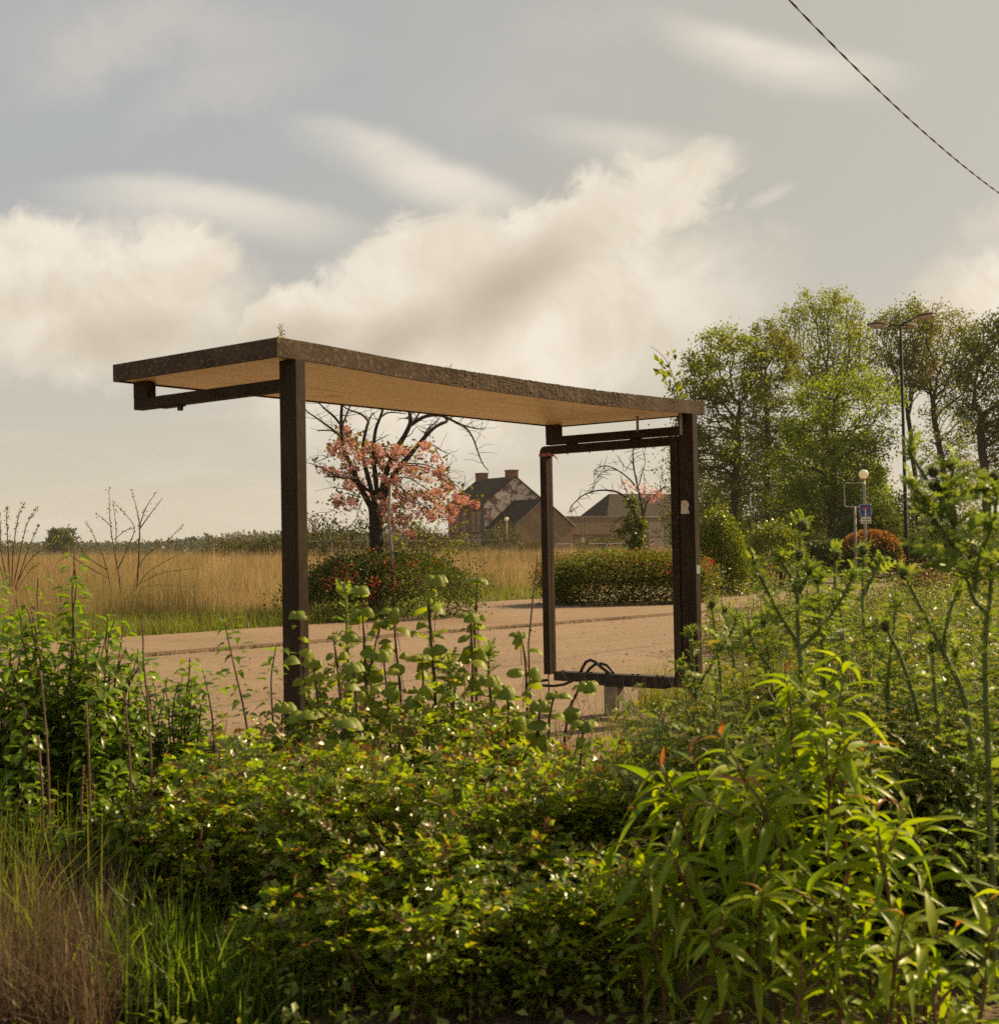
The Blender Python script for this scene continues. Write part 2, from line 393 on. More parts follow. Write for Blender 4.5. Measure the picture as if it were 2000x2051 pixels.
# base sky: Nishita, thinly veiled
el = N.math('MULTIPLY', V, 1.0)
veil = N.ss(el, 0.02, 0.36, 0.97, 0.77)
right = N.ss(U, -0.35, 0.45, 0.0, 0.30)
veil = N.math('MINIMUM', N.math('ADD', veil, right), 0.97)
k = 0.565/STR
veilcol = N.mix(N.ss(el, 0.0, 0.30), (0.60*k, 0.545*k, 0.45*k), (0.455*k, 0.44*k, 0.395*k))
veilcol = N.mix(N.ss(U, -0.1, 0.45, 0, 0.4), veilcol, (0.62*k, 0.59*k, 0.51*k))
base = N.mix(veil, sky.outputs[0], veilcol)
band = N.math('MULTIPLY', N.ss(N.noise(N.new('ShaderNodeMapping').outputs[0], 1.0), 0.4, 0.6), 0.0)
mpn = N.new('ShaderNodeMapping'); N.l.new(cv.outputs[0], mpn.inputs[0]); mpn.inputs['Scale'].default_value = (1, 5, 1)
strat = N.ss(N.noise(mpn.outputs[0], 6, 5, 0.55, 0.3), 0.42, 0.68)
base = N.mix(N.math('MULTIPLY', strat, N.ss(el, 0.22, 0.05, 0, 0.35)), base, (0.74*k, 0.68*k, 0.58*k))
# shading inside the cumulus: broad diagonal grey-brown bands
shade = vmax([blob(WS, 970, 545, 330, 100, 31, 1.0, 0, 1.0), blob(WS, 760, 640, 260, 80, 22, 1.0, 0, .9), blob(WS, 540, 660, 260, 90, 10, 1.0, 0, .8), blob(WS, 240, 650, 360, 90, 4, 1.0, 0, .7), blob(WS, 60, 560, 200, 70, 8, 1, 0, .35), blob(WS, 1180, 640, 200, 90, 30, 1, 0, .35)])
detail = N.noise(cv.outputs[0], 13, 6, 0.6, 0.4)
cl = N.mix(N.ss(detail, 0.3, 0.7), (0.72*k, 0.64*k, 0.52*k), (0.89*k, 0.81*k, 0.685*k))
cl = N.mix(N.math('MULTIPLY', shade, 0.9), cl, (0.50*k, 0.43*k, 0.335*k))
colr = N.mix(N.math('MINIMUM', wisp, 1.0), base, (0.62*k, 0.575*k, 0.52*k))
colr = N.mix(lens, colr, (0.80*k, 0.735*k, 0.63*k))
colr = N.mix(cumulus, colr, cl)
N.set(bg.inputs[0], colr)
SC.view_settings.view_transform = 'Standard'; SC.view_settings.look = 'None'; SC.view_settings.exposure = 0.86; SC.view_settings.gamma = 1.0
SC.cycles.use_denoising = False
SC.cycles.max_bounces = 6; SC.cycles.diffuse_bounces = 4; SC.cycles.glossy_bounces = 2; SC.cycles.transmission_bounces = 4; SC.cycles.transparent_max_bounces = 6; wd.cycles.sampling_method = 'NONE'; SC.cycles.caustics_reflective = False; SC.cycles.caustics_refractive = False
SC.cycles.sample_clamp_indirect = 6.0
SC.cycles.use_adaptive_sampling = True; SC.cycles.adaptive_threshold = 0.02
# SECTION:SETTING
# ------------------------------------------------------------------ the setting: terrain, road, pavement
def sm(x): x = np.clip(x, 0, 1); return x*x*(3-2*x)
def hgt(x, y):
    x = np.asarray(x, float); y = np.asarray(y, float)
    a = (x-A0[0])*D1[0]+(y-A0[1])*D1[1]
    r = np.hypot(x, y)
    return 0.62*sm((a-15)/40)+0.75*sm((a-50)/120)*1.0 + 1.2*sm((r-260)/500)
K0 = np.array([-5.36, 17.3, 0]); KD = np.array([8.64, 9.1, 0]); KD = KD/np.linalg.norm(KD); KN = np.array([-KD[1], KD[0], 0])
def K(t, n, z=0.0): return K0+KD*t+KN*n+ZUP*z
ang = np.linspace(0, 2*PI, 181)[:-1]; rad = np.concatenate([[0], np.geomspace(1.5, 1350, 80)])
mb = MB()
g = np.stack([np.outer(rad[1:], np.sin(ang)), np.outer(rad[1:], np.cos(ang))], -1).reshape(-1, 2)
vz = hgt(g[:, 0], g[:, 1])+0.02*np.sin(g[:, 0]*1.3)*np.sin(g[:, 1]*1.7)*(np.hypot(g[:, 0], g[:, 1]) < 60)*0 
vv = np.concatenate([[[0, 0, 0]], np.column_stack([g, vz])])
na = len(ang); i = np.arange(len(rad)-2)[:, None]*na+1; j = np.arange(na)[None]; j2 = (j+1) % na
q = np.stack([i+j, i+na+j, i+na+j2, i+j2], -1).reshape(-1, 4)
t = [[0, 1+k, 1+(k+1) % na] for k in range(na)]
mb.add(vv, q[:, ::-1], np.array(t)[:, ::-1])
M['soil'] = surf('soil and dead grass', (0.055, 0.040, 0.020), (0.13, 0.09, 0.045), 1.2, 0.95, 0.8, 14, c3=(0.06, 0.065, 0.02))
struct(mb, 'ground', M['soil'])
# asphalt
m, N, out = newmat('worn asphalt'); tcn = N.new('ShaderNodeTexCoord').outputs['Object']
big = N.noise(tcn, 0.35, 5, 0.6); mid = N.noise(tcn, 2.6, 5, 0.6); fine = N.noise(tcn, 16, 4, 0.75)
colr = N.ramp(big, [(0.3, (0.190, 0.128, 0.080)), (0.7, (0.255, 0.178, 0.117))])
colr = N.mix(N.ss(mid, 0.35, 0.75, 0, 0.35), colr, (0.145, 0.10, 0.068))
vo = N.new('ShaderNodeTexVoronoi'); vo.inputs['Scale'].default_value = 11; N.l.new(tcn, vo.inputs['Vector'])
colr = N.mix(N.ss(vo.outputs[0], 0.20, 0.06, 0, 0.7), colr, (0.09, 0.07, 0.05))
colr = N.mix(N.ss(fine, 0.5, 0.72, 0, 0.6), colr, (0.33, 0.25, 0.185))
m0 = N.new('ShaderNodeMapping'); N.l.new(tcn, m0.inputs[0]); m0.inputs['Rotation'].default_value = (0, 0, -0.83); mp = N.new('ShaderNodeMapping'); N.l.new(m0.outputs[0], mp.inputs[0]); mp.inputs['Scale'].default_value = (0.06, 1.1, 1)
colr = N.mix(N.ss(N.noise(mp.outputs[0], 2.0, 4), 0.52, 0.7, 0, 0.35), colr, (0.15, 0.105, 0.072))
pb = N.new('ShaderNodeBsdfPrincipled'); N.set(pb.inputs['Base Color'], colr); pb.inputs['Roughness'].default_value = 0.92; pb.inputs['Specular IOR Level'].default_value = 0.2
bp = N.new('ShaderNodeBump'); bp.inputs['Strength'].default_value = 0.9; bp.inputs['Distance'].default_value = 0.012
N.set(bp.inputs['Height'], N.math('ADD', N.noise(tcn, 60, 4, 0.7), N.math('MULTIPLY', N.noise(tcn, 9, 3), 0.8))); N.l.new(bp.outputs[0], pb.inputs['Normal']); N.l.new(pb.outputs[0], out.inputs[0])
M['asphalt'] = m
mb = MB()
tt = np.linspace(-40, 150, 191)
near = np.array([W(-0.7+0.06*math.sin(b*2.1), b, 0.004) if b < 6.8 else W(-0.7+min(4.6, (b-6.8)*1.2), b, 0.004) for b in tt])
far = np.array([K(b-6.0, 0, 0.004) for b in tt])
v = np.empty((len(tt)*2, 3)); v[0::2] = near; v[1::2] = far
mb.add(v, [[2*k, 2*k+2, 2*k+3, 2*k+1] for k in range(len(tt)-1)])
struct(mb, 'road', M['asphalt'])
# far pavement: a slab a step above the road, widening to the right
mb = MB(); t2 = np.linspace(-30, 120, 151)
wdt = 3.5+4.5*sm((t2-8)/6.0)+0.10*np.sin(t2*3.1)+0.08*np.sin(t2*7.7)
rows = []
for k, tq in enumerate(t2):
    e = 0.012*math.sin(tq*5.3)
    rows += [K(tq, 0+e, -0.02), K(tq, 0.015+e, 0.06), K(tq, wdt[k], 0.06), K(tq, wdt[k]+0.02, -0.05)]
mb.add(rows, [[4*k+i, 4*k+4+i, 4*k+5+i, 4*k+1+i] for k in range(len(t2)-1) for i in range(3)])
struct(mb, 'pavement', M['asphalt'])
# mossy joint along the kerb
def clumps(mb, pts, hmin, hmax, wid, n_each=1, lean=0.35, segs=2):
    """grass blades (tapering strips) rooted at pts"""
    pts = np.repeat(np.asarray(pts, float), n_each, 0); n = len(pts)
    h = rng.uniform(hmin, hmax, n); az = rng.uniform(0, 2*PI, n); ln = rng.normal(0, lean, n)
    d = np.stack([np.cos(az), np.sin(az), 0*az], 1); side = np.stack([-np.sin(az), np.cos(az), 0*az], 1)
    az2 = rng.uniform(0, 2*PI, n); side = np.stack([np.cos(az2), np.sin(az2), 0*az], 1)
    w = np.broadcast_to(wid, (n,))*rng.uniform(.6, 1.3, n)
    vs = []
    for i in range(segs+1):
        u = i/segs; c = pts+d*(ln*h*u*u)[:, None]+ZUP*(h*u*(1-0.35*np.abs(ln)*u))[:, None]
        ww = (w*(1-u)**0.7*0.5+0.0004)[:, None]
        vs += [c-side*ww, c+side*ww]
    v = np.stack(vs, 1)
    k = 2*(segs+1); off = (np.arange(n)*k)[:, None, None]
    q = np.array([[2*i, 2*i+1, 2*i+3, 2*i+2] for i in range(segs)])[None]+off
    mb.add(v.reshape(-1, 3), q.reshape(-1, 4))
def grassmat(name, cols, green, trans, tcol, patch=.16, gmax=.75):
    m, N, out = newmat(name); r = N.new('ShaderNodeNewGeometry').outputs['Random Per Island']
    colr = N.ramp(r, [(i/(len(cols)-1), c) for i, c in enumerate(cols)])
    oc = N.new('ShaderNodeTexCoord').outputs['Object']
    mp = N.new('ShaderNodeMapping'); N.l.new(oc, mp.inputs[0]); mp.inputs['Scale'].default_value = (1, .6, .25)
    colr = N.mix(N.ss(N.noise(mp.outputs[0], patch, 5, .6), .5, .62, 0, gmax), colr, green)
    colr = N.mix(1.0, colr, N.ramp(N.noise(mp.outputs[0], patch*4.3, 4, .6), [(.3, (.5, .48, .45)), (.7, (1.3, 1.27, 1.2))]), 'MULTIPLY')
    pb = N.new('ShaderNodeBsdfPrincipled'); N.set(pb.inputs['Base Color'], colr); pb.inputs['Roughness'].default_value = .6; pb.inputs['Specular IOR Level'].default_value = .25
    tb = N.new('ShaderNodeBsdfTranslucent'); N.set(tb.inputs[0], N.mix(1.0, colr, tcol, 'MULTIPLY')); mx = N.new('ShaderNodeMixShader'); mx.inputs[0].default_value = trans
    N.l.new(pb.outputs[0], mx.inputs[1]); N.l.new(tb.outputs[0], mx.inputs[2]); N.l.new(mx.outputs[0], out.inputs[0]); return m
M['g_straw'] = grassmat('straw grass', [(0.42, 0.29, 0.145), (0.31, 0.205, 0.10), (0.55, 0.41, 0.23), (0.38, 0.26, 0.13), (0.25, 0.215, 0.08), (0.50, 0.36, 0.19)], (0.20, 0.19, 0.055), .4, (1.15, 1.08, .95))
M['g_green'] = leafmat('green grass', [(0.11, 0.14, 0.02), (0.14, 0.17, 0.028), (0.18, 0.18, 0.045), (0.09, 0.115, 0.02), (0.27, 0.22, 0.08)], 0.5, (1.5, 1.5, .55), 0.5, 0.35)
M['g_lush'] = leafmat('lush grass', [(0.09, 0.15, 0.014), (0.115, 0.17, 0.02), (0.14, 0.19, 0.025)], 0.55, (1.7, 1.7, .5), 0.45, 0.4)
M['g_hay'] = leafmat('dry weeds', [(0.14, 0.09, 0.06), (0.18, 0.125, 0.08), (0.09, 0.085, 0.035), (0.12, 0.07, 0.055), (0.22, 0.17, 0.10)], 0.3, (1.1, 1, .8), 0.7, 0.2)
mb = MB(); p = []
for tq in np.arange(-14, 26, 0.018):
    if rng.random() < 0.25+0.6*(math.sin(tq*0.9)+math.sin(tq*2.3+1) > 0.2): p.append(K(tq, -0.02+rng.normal(0, .03), 0.0))
clumps(mb, p, 0.02, 0.07, 0.012, 3)
struct(mb, 'kerb_weeds', M['g_hay'], 'stuff')
mb = MB(); n = 9000; tq = rng.uniform(-12, 26, n); nq = -rng.uniform(.02, 9.5, n)**1.0
P = K0+np.outer(tq, KD)+np.outer(nq, KN); a_ = (P-A0)@D1; P = P[a_ > -.6]; P[:, 2] = .006; m_ = len(P)
sz = rng.uniform(.003, .008, m_)*(1+1.2*(rng.random(m_) < .05)); base_ = np.array([[-1, -1, 0], [1, -.8, 0], [.9, 1, 0], [-1, .9, 0], [.1, 0, .9]])
v_ = P[:, None]+base_[None]*sz[:, None, None]*rng.uniform(.6, 1.4, (m_, 5, 1)); of = (np.arange(m_)*5)[:, None, None]
mb.add(v_.reshape(-1, 3), None, (np.array([[0, 1, 4], [1, 2, 4], [2, 3, 4], [3, 0, 4]])[None]+of).reshape(-1, 3))
M['grit'] = leafmat('loose grit', [(0.06, 0.045, 0.035), (0.14, 0.10, 0.07), (0.30, 0.23, 0.17), (0.09, 0.065, 0.045)], 0, rough=.9, spec=.2)
struct(mb, 'road_gravel', M['grit'], 'stuff')
# beaten earth beside the shelter
M['dirt'] = surf('reddish beaten earth', (0.13, 0.075, 0.048), (0.24, 0.15, 0.10), 3.5, 0.95, 0.9, 45, c3=(0.09, 0.055, 0.035))
mb = MB(); bs = np.linspace(-4, 9, 66)
v = np.empty((len(bs)*2, 3))
for k, b in enumerate(bs):
    v[2*k] = W(-3.2, b, 0.008); v[2*k+1] = W(-0.15+0.25*math.sin(b*1.7)+0.12*math.sin(b*4.3), b, 0.008)
mb.add(v, [[2*k, 2*k+2, 2*k+3, 2*k+1] for k in range(len(bs)-1)])
struct(mb, 'path', M['dirt'])

# ---- grasses of the field
def frustum(n, z0, z1, power, marg=0.06, xr=None):
    u = rng.random(n)
    if power == 1: Z = z0*(z1/z0)**u
    else:
        e = 1-power; Z = (z0**e+(z1**e-z0**e)*u)**(1/e)
    lo, hi = xr if xr else (-0.372-marg, 0.372+marg)
    X = rng.uniform(lo, hi, n)*Z
    return X, Z
def kn(X, Z): return (X-K0[0])*KN[0]+(Z-K0[1])*KN[1]
def kt(X, Z): return (X-K0[0])*KD[0]+(Z-K0[1])*KD[1]
def edge(X, Z): return 3.5+4.5*sm((kt(X, Z)-8)/6.0)
mb = MB()
X, Z = frustum(230000, 21, 170, 1.35, xr=(-0.45, 0.22))
n_ = kn(X, Z)-edge(X, Z)
lump = np.sin(X*.9+1.3)*np.sin(Z*.55)+.6*np.sin(X*.37+Z*.21)
keep = (n_ > 1.6+0.7*lump) & ~((n_ < 3.5) & (kt(X, Z) > 9)) & (rng.random(len(X)) < np.clip((n_-1)/3, 0.15, 1))
X, Z = X[keep], Z[keep]; lump = lump[keep]
p = np.column_stack([X, Z, hgt(X, Z)-0.02]); hh = (0.80+0.16*lump+.10*np.sin(X*3.1+Z*.8)+.12*np.sin(X*1.9-Z*1.7))*np.clip(0.6+0.4*(n_[keep]/5), .5, 1)
o_ = np.argsort(rng.random(len(p))); parts_ = np.array_split(o_, 6)
for k, idx in enumerate(parts_):
    sc_ = hh[idx]*np.where(rng.random(len(idx)) < .06, rng.uniform(1.3, 1.75, len(idx)), rng.uniform(.6, 1.25, len(idx)))
    pts = p[idx]; b = MB(); clumps(b, pts, 1.0, 1.0, np.clip(0.008*Z[idx]/26, .007, .03), 1, 0.28)
    vv = b.v[0].reshape(len(idx), -1, 3); base = pts[:, None]
    vv = base+(vv-base)*np.array([1, 1, 1.0])[None, None]*np.stack([np.ones_like(sc_), np.ones_like(sc_), sc_], 1)[:, None]
    mb.add(vv.reshape(-1, 3), b.q[0])
struct(mb, 'dry_grass', M['g_straw'], 'stuff')
mb = MB()
X, Z = frustum(95000, 19.5, 60, 1.6, xr=(-0.45, 0.06)); n_ = kn(X, Z)-edge(X, Z)
keep = (n_ > 0.0) & (rng.random(len(X)) < np.clip((7.5+1.3*np.sin(X*1.1)+.8*np.sin(X*2.7+1)-n_)/4.5, 0, 1)) ; X, Z = X[keep], Z[keep]
clumps(mb, np.column_stack([X, Z, hgt(X, Z)-0.01]), 0.12, 0.50, 0.012, 1, 0.45)
X, Z = frustum(9000, 26, 150, 1.2, xr=(-0.42, 0.2)); n_ = kn(X, Z)-edge(X, Z)
gp = (np.sin(X*.8+2)*np.sin(Z*.31+1) > .55) & (n_ > 3); X, Z = X[gp], Z[gp]
clumps(mb, np.column_stack([X, Z, hgt(X, Z)]), 0.5, 1.0, 0.02, 2, 0.3)
struct(mb, 'verge_grass', M['g_green'], 'stuff')

# ------------------------------------------------------------------ bus shelter
# the roof sags along its near edge
SB = np.array([0, .38, .62, .9, 1.37, 1.85, 2.4, 3.0, 3.7, 4.395]); SD = np.array([.003, -.003, -.012, -.022, -.031, -.034, -.035, -.034, -.018, 0])
LA, LB = 1.42, 4.395; ZB, ZT = 2.355, 2.456
def sagf(b): return np.interp(b, SB, SD)
SHL = thing('bus_shelter', W(0.7, 2.2, 0), 'derelict open bus shelter of dark brown steel with a sagging flat roof', 'bus shelter')
def AB(v): v = np.asarray(v, float); return A0+v[:, :1]*D1+v[:, 1:2]*D2+v[:, 2:3]*ZUP
bs = np.linspace(0, LB, 420); na_ = 5
sg = np.interp(bs, np.linspace(0, LB, 60), np.convolve(np.pad(sagf(np.linspace(0, LB, 60)), 3, mode='edge'), np.ones(7)/7, 'valid'))
mb = MB()
# fascia: long near face with crumbling coat, other faces smooth
nz = 10; zz = np.linspace(0, 1, nz+1)
rough = np.clip((bs-0.95)/0.5, 0, 1)*np.clip((3.75-bs)/0.5, 0, 1)*0.38+0.05
rn = rng.normal(0, 1, (len(bs), nz+1)); rn2 = np.zeros_like(rn)
for sh in (1, 2): rn2 += np.roll(rn, sh, 0)+np.roll(rn, sh, 1)
dis = -(np.abs(rn)*0.0035+np.abs(rn2)*0.0018)*rough[:, None]
v = np.zeros((len(bs), nz+1, 3))
v[..., 0] = dis+0.0
v[..., 1] = bs[:, None]; v[..., 2] = ZB+sg[:, None]+(ZT-ZB)*zz[None, :]
v[:, -1, 2] += rng.normal(0, .0025, len(bs))*rough+0.004*rough*np.abs(rng.normal(0, 1, len(bs))); v[:, 0, 2] -= 0.003*rough*np.abs(rng.normal(0, 1, len(bs)))
ii = np.arange(len(bs)-1)[:, None]*(nz+1); jj = np.arange(nz)[None]
mb.add(AB(v.reshape(-1, 3)), np.stack([ii+jj, ii+nz+1+jj, ii+nz+2+jj, ii+jj+1], -1).reshape(-1, 4))
def strip(f1, f2, flip=False):
    vv = np.empty((2*len(bs), 3)); vv[0::2] = f1; vv[1::2] = f2
    mb.add(AB(vv), [[2*k, 2*k+2, 2*k+3, 2*k+1] for k in range(len(bs)-1)])
ones = np.ones(len(bs))
strip(np.column_stack([0*ones, bs, ZT+sg-.001]), np.column_stack([LA*ones, bs, ZT*ones]))              # top
strip(np.column_stack([LA*ones, bs, ZT*ones]), np.column_stack([LA*ones, bs, ZB*ones]))                # back
strip(np.column_stack([LA*ones, bs, ZB*ones]), np.column_stack([(LA-.02)*ones, bs, ZB*ones]))
strip(np.column_stack([0.02*ones, bs, ZB+sg]), np.column_stack([0*ones, bs, ZB+sg]))                   # lip
for b in (0, LB):
    mb.add(AB([[0, b, ZB], [LA, b, ZB], [LA, b, ZT], [0, b, ZT]]), [[0, 1, 2, 3]])
    d = 0.02 if b == 0 else -0.02
    mb.add(AB([[0, b, ZB], [LA, b, ZB], [LA, b+d, ZB], [0, b+d, ZB]]), [[0, 1, 2, 3]])
m, N, out = newmat('roof edge coat'); tcn = N.new('ShaderNodeTexCoord').outputs['Object']
n1 = N.noise(tcn, 5, 6, 0.65); n2 = N.noise(tcn, 45, 5, 0.7)
colr = N.ramp(n1, [(0.35, (0.055, 0.038, 0.026)), (0.65, (0.11, 0.076, 0.054))])
colr = N.mix(N.ss(n2, 0.52, 0.7, 0, 0.6), colr, (0.28, 0.22, 0.165))
pb = N.new('ShaderNodeBsdfPrincipled'); N.set(pb.inputs['Base Color'], colr); pb.inputs['Roughness'].default_value = 0.9; pb.inputs['Specular IOR Level'].default_value = 0.08
bp = N.new('ShaderNodeBump'); bp.inputs['Strength'].default_value = 0.6; bp.inputs['Distance'].default_value = 0.008; N.set(bp.inputs['Height'], n2); N.l.new(bp.outputs[0], pb.inputs['Normal']); N.l.new(pb.outputs[0], out.inputs[0])
part(mb, 'roof', m, SHL)
# soffit: stained varnished boards
mb = MB()
vv = []
for a_, full in ((0.02, 1.0), (0.5, .65), (1.0, .3), (LA-.02, 0.0)):
    vv.append(np.column_stack([a_*ones, np.clip(bs, .02, LB-.02), ZB+0.008+sg*full]))
V_ = np.stack(vv, 1); ii = np.arange(len(bs)-1)[:, None]*4; jj = np.arange(3)[None]
mb.add(AB(V_.reshape(-1, 3)), np.stack([ii+jj, ii+jj+1, ii+jj+5, ii+jj+4], -1).reshape(-1, 4))
m, N, out = newmat('stained soffit board'); tcn = N.new('ShaderNodeTexCoord').outputs['Object']
m0 = N.new('ShaderNodeMapping'); N.l.new(tcn, m0.inputs[0]); m0.inputs['Rotation'].default_value = (0, 0, -TH); mp = N.new('ShaderNodeMapping'); N.l.new(m0.outputs[0], mp.inputs[0]); mp.inputs['Scale'].default_value = (0.3, 4.5, 1)
st = N.noise(mp.outputs[0], 2.2, 6, 0.6, 0.4); st2 = N.noise(tcn, 2.4, 5, 0.6)
colr = N.ramp(st, [(0.32, (0.72, 0.53, 0.29)), (0.5, (0.90, 0.72, 0.46)), (0.72, (0.93, 0.79, 0.54))])
colr = N.mix(N.ss(st, 0.57, 0.66, 0, 0.55), colr, (0.36, 0.22, 0.10)); colr = N.mix(N.ss(N.noise(mp.outputs[0], 7.0, 3), .66, .72, 0, .6), colr, (0.22, .13, .06))
colr = N.mix(N.ss(st2, 0.6, 0.75, 0, 0.5), colr, (0.26, 0.15, 0.07))
pb = N.new('ShaderNodeBsdfPrincipled'); N.set(pb.inputs['Base Color'], colr); pb.inputs['Roughness'].default_value = 0.38; N.l.new(pb.outputs[0], out.inputs[0])
part(mb, 'soffit', m, SHL)
def abox(mb, a0, a1, b0, b1, z0, z1): mb.box((a0, b0, z0), (a1, b1, z1), AB)
def bevel(o, w=0.004, seg=2):
    md = o.modifiers.new('edge', 'BEVEL'); md.width = w; md.segments = seg; md.limit_method = 'ANGLE'
PB = (0.126, 4.205)
for b in PB:
    mb = MB(); abox(mb, 0.0, 0.127, b, b+0.072, -0.05, ZB+0.004); o = part(mb, 'post', M['steel_brown'], SHL); bevel(o)
    mb = MB(); abox(mb, 0.127, 1.40, b+.002, b+0.068, 2.197, 2.262); abox(mb, 1.275, 1.401, b+.001, b+0.069, 2.2622, ZB+0.004); o = part(mb, 'roof_beam', M['steel_brown'], SHL); bevel(o, .003)
# bits under the beams and roof
mb = MB(); abox(mb, 0.98, 1.16, .14, .18, 2.188, 2.1968); abox(mb, .99, 1.02, .15, .17, 2.165, 2.188); part(mb, 'lamp_bracket', M['steel_dark'], SHL)
bq = 4.15; mb = MB()
P1 = at_b(1275.5, 822, bq); P2 = at_b(1276.5, 863, bq)
mb.tube([P1+ZUP*.03, P2], 0.011, 6); part(mb, 'conduit', M['galv'], SHL); mb = MB(); P1 = at_b(1363, 831, 4.18); P2 = at_b(1363.5, 871, 4.18); mb.tube([P1+ZUP*.03, P2], 0.012, 6)
part(mb, 'conduit', M['galv'], SHL)
# side frame (its glass is gone)
FB0, FB1 = 4.207, 4.292
mb = MB()
r_ = 0.05; arc = [(1.465-r_+r_*math.sin(u), 2.188-r_+r_*math.cos(u)) for u in np.linspace(0, PI/2, 7)]
inner = [(1.40, 2.122)]
def prof(poly, b0, b1):
    poly = np.array(poly); n = len(poly)
    v = np.concatenate([np.column_stack([poly[:, 0], np.full(n, b0), poly[:, 1]]), np.column_stack([poly[:, 0], np.full(n, b1), poly[:, 1]])])
    mb.add(AB(v), [[k, (k+1) % n, n+(k+1) % n, n+k] for k in range(n)], [[0, k+1, k] for k in range(1, n-1)]+[[n, n+k, n+k+1] for k in range(1, n-1)])
prof([(0.14, 2.188), (1.465-r_, 2.188), (1.465-r_, 2.122), (0.14, 2.122)], FB0, FB1)
prof(arc+[(1.465, 2.122), (1.465-r_, 2.122)], FB0, FB1)
fr = part(mb, 'side_frame', M['steel_brown'], SHL)
for a0, a1, zt in ((1.398, 1.464, 2.1215), (0.141, 0.207, 2.1215)):
    mb = MB(); abox(mb, a0, a1, FB0, FB0+.036, 0.30, zt); abox(mb, a0+.006, a1, FB0+.0362, FB0+.043, 0.30, zt); abox(mb, a0, a1, FB0+.0432, FB1, 0.30, zt)
    o = part(mb, 'stile', M['steel_brown'], fr)
mb = MB(); abox(mb, 0.09, 1.36, FB0-.005, FB1+.02, 0.252, 0.327); abox(mb, 0.30, 1.1, FB0-.012, FB1+.03, 0.235, 0.2515)
for a_ in (0.32, .37, .55, .6, .85, 1.0, 1.1, 1.28): abox(mb, a_, a_+.018, FB0+.02, FB0+.045, 0.327, 0.337)
o = part(mb, 'bottom_rail', M['steel_dark'], fr)
for a_ in (0.53, 1.15):
    mb = MB()
    prof([(a_-.055, 2.1885), (a_+.055, 2.1885), (a_+.03, 2.1965), (a_-.03, 2.1965)], FB0+.01, FB1-.02); part(mb, 'spacer', M['steel_brown'], fr)
for pa in (0.45, .75, .98, 1.2): mb = MB(); abox(mb, pa, pa+.006, FB0+.03, FB0+.036, 2.106, 2.1215); part(mb, 'rivet', M['steel_dark'], fr)
mb = MB()
mb.tube([at_b(*p, 4.24) for p in ((1160, 1352), (1166, 1338), (1173, 1326), (1182, 1322), (1192, 1326), (1204, 1337), (1216, 1346), (1226, 1354))], 0.013, 8)
mb.tube([at_b(*p, 4.26) for p in ((1172, 1351), (1180, 1340), (1191, 1331), (1203, 1329), (1214, 1332), (1224, 1342), (1231, 1354))], 0.012, 8)
part(mb, 'cable', M['rubber'], SHL, True)
mb = MB()
mb.tube([at_b(*p, 4.22) for p in ((1070, 1371), (1085, 1373), (1110, 1374), (1130, 1371), (1146, 1364))], 0.012, 7); mb.tube([at_b(*p, 4.24) for p in ((1070, 1366), (1097, 1362))], .011, 6); mb.tube([at_b(1098, 1350, 4.2), at_b(1099, 1390, 4.2)], .006, 5)
part(mb, 'bent_rod', M['steel_dark'], SHL, True)
mb = MB(); abox(mb, 0.735, 0.875, 4.21, 4.31, -0.05, 0.2345); o = part(mb, 'plinth', M['concrete'], SHL); bevel(o, .012, 2)
# stickers on the right post, tape on the frame
def flat(name, pts, thick, nrm, mat, label, cat):
    pts = np.asarray(pts, float); n = len(pts); mb = MB(); base = pts.mean(0)
    mb.add(np.concatenate([pts, pts+np.asarray(nrm)*thick]), [[k, (k+1) % n, n+(k+1) % n, n+k] for k in range(n)], [[0, k+1, k] for k in range(1, n-1)]+[[n, n+k, n+k+1] for k in range(1, n-1)])
    o = mb.build(name, mat, None, False, base); tag(o, label, cat); return o
M['paper'] = surf('faded paper', (0.55, 0.47, 0.38), (0.68, 0.6, 0.5), 30, 0.8)
pl = 4.204
flat('sticker', [at_b(*p, pl) for p in ((1363.2, 1029), (1378.5, 1029), (1380.5, 1027), (1377.5, 1019), (1379.5, 1011), (1377, 1004.5), (1373, 1001.5), (1364, 1003))], 0.0015, -D2, M['paper'], 'torn pale paper sticker on the post beside the empty frame', 'sticker')
def at_a(px, py, a):
    r = ray(px, py); o = np.array([0, 0, H]); t = (a-(o-A0)@D1)/(r@D1); return o+t*r
M['paper_blue'] = surf('grey label', (0.22, 0.22, 0.24), (0.28, 0.28, 0.29), 30, 0.7)
b0, b1 = 4.214, 4.268; z0_, z1_ = 1.32-(1148-1098)/2690*10.5, 1.32-(1131-1098)/2690*10.5
flat('sticker', [W(-.0015, b0, z0_), W(-.0015, b1, z0_), W(-.0015, b1, z1_), W(-.0015, b0, z1_)], 0.0012, -D1, M['paper_blue'], 'small grey label wrapped on the narrow sunlit face of the post', 'sticker')
M['tape'] = surf('faded red tape', (0.30, 0.06, 0.045), (0.42, 0.12, 0.09), 20, 0.6)
mb = MB()
pts = [at_b(*p, 4.195) for p in ((1096, 909), (1104, 910), (1111, 913.5), (1116, 919), (1119, 929))]
for k in range(len(pts)-1):
    w0 = 0.010*(1-k/5)+.003; w1 = .010*(1-(k+1)/5)+.003
    mb.add([pts[k]-ZUP*w0, pts[k]+ZUP*w0, pts[k+1]+ZUP*w1+D1*.004, pts[k+1]-ZUP*w1+D1*.004], [[0, 1, 2, 3]])
abox(mb, 1.392, 1.470, FB0-.004, FB1+.003, 2.104, 2.128)
tag(mb.build('tape', M['tape'], None, False, pts[0]), 'scrap of faded red tape tied round the frame corner', 'tape')
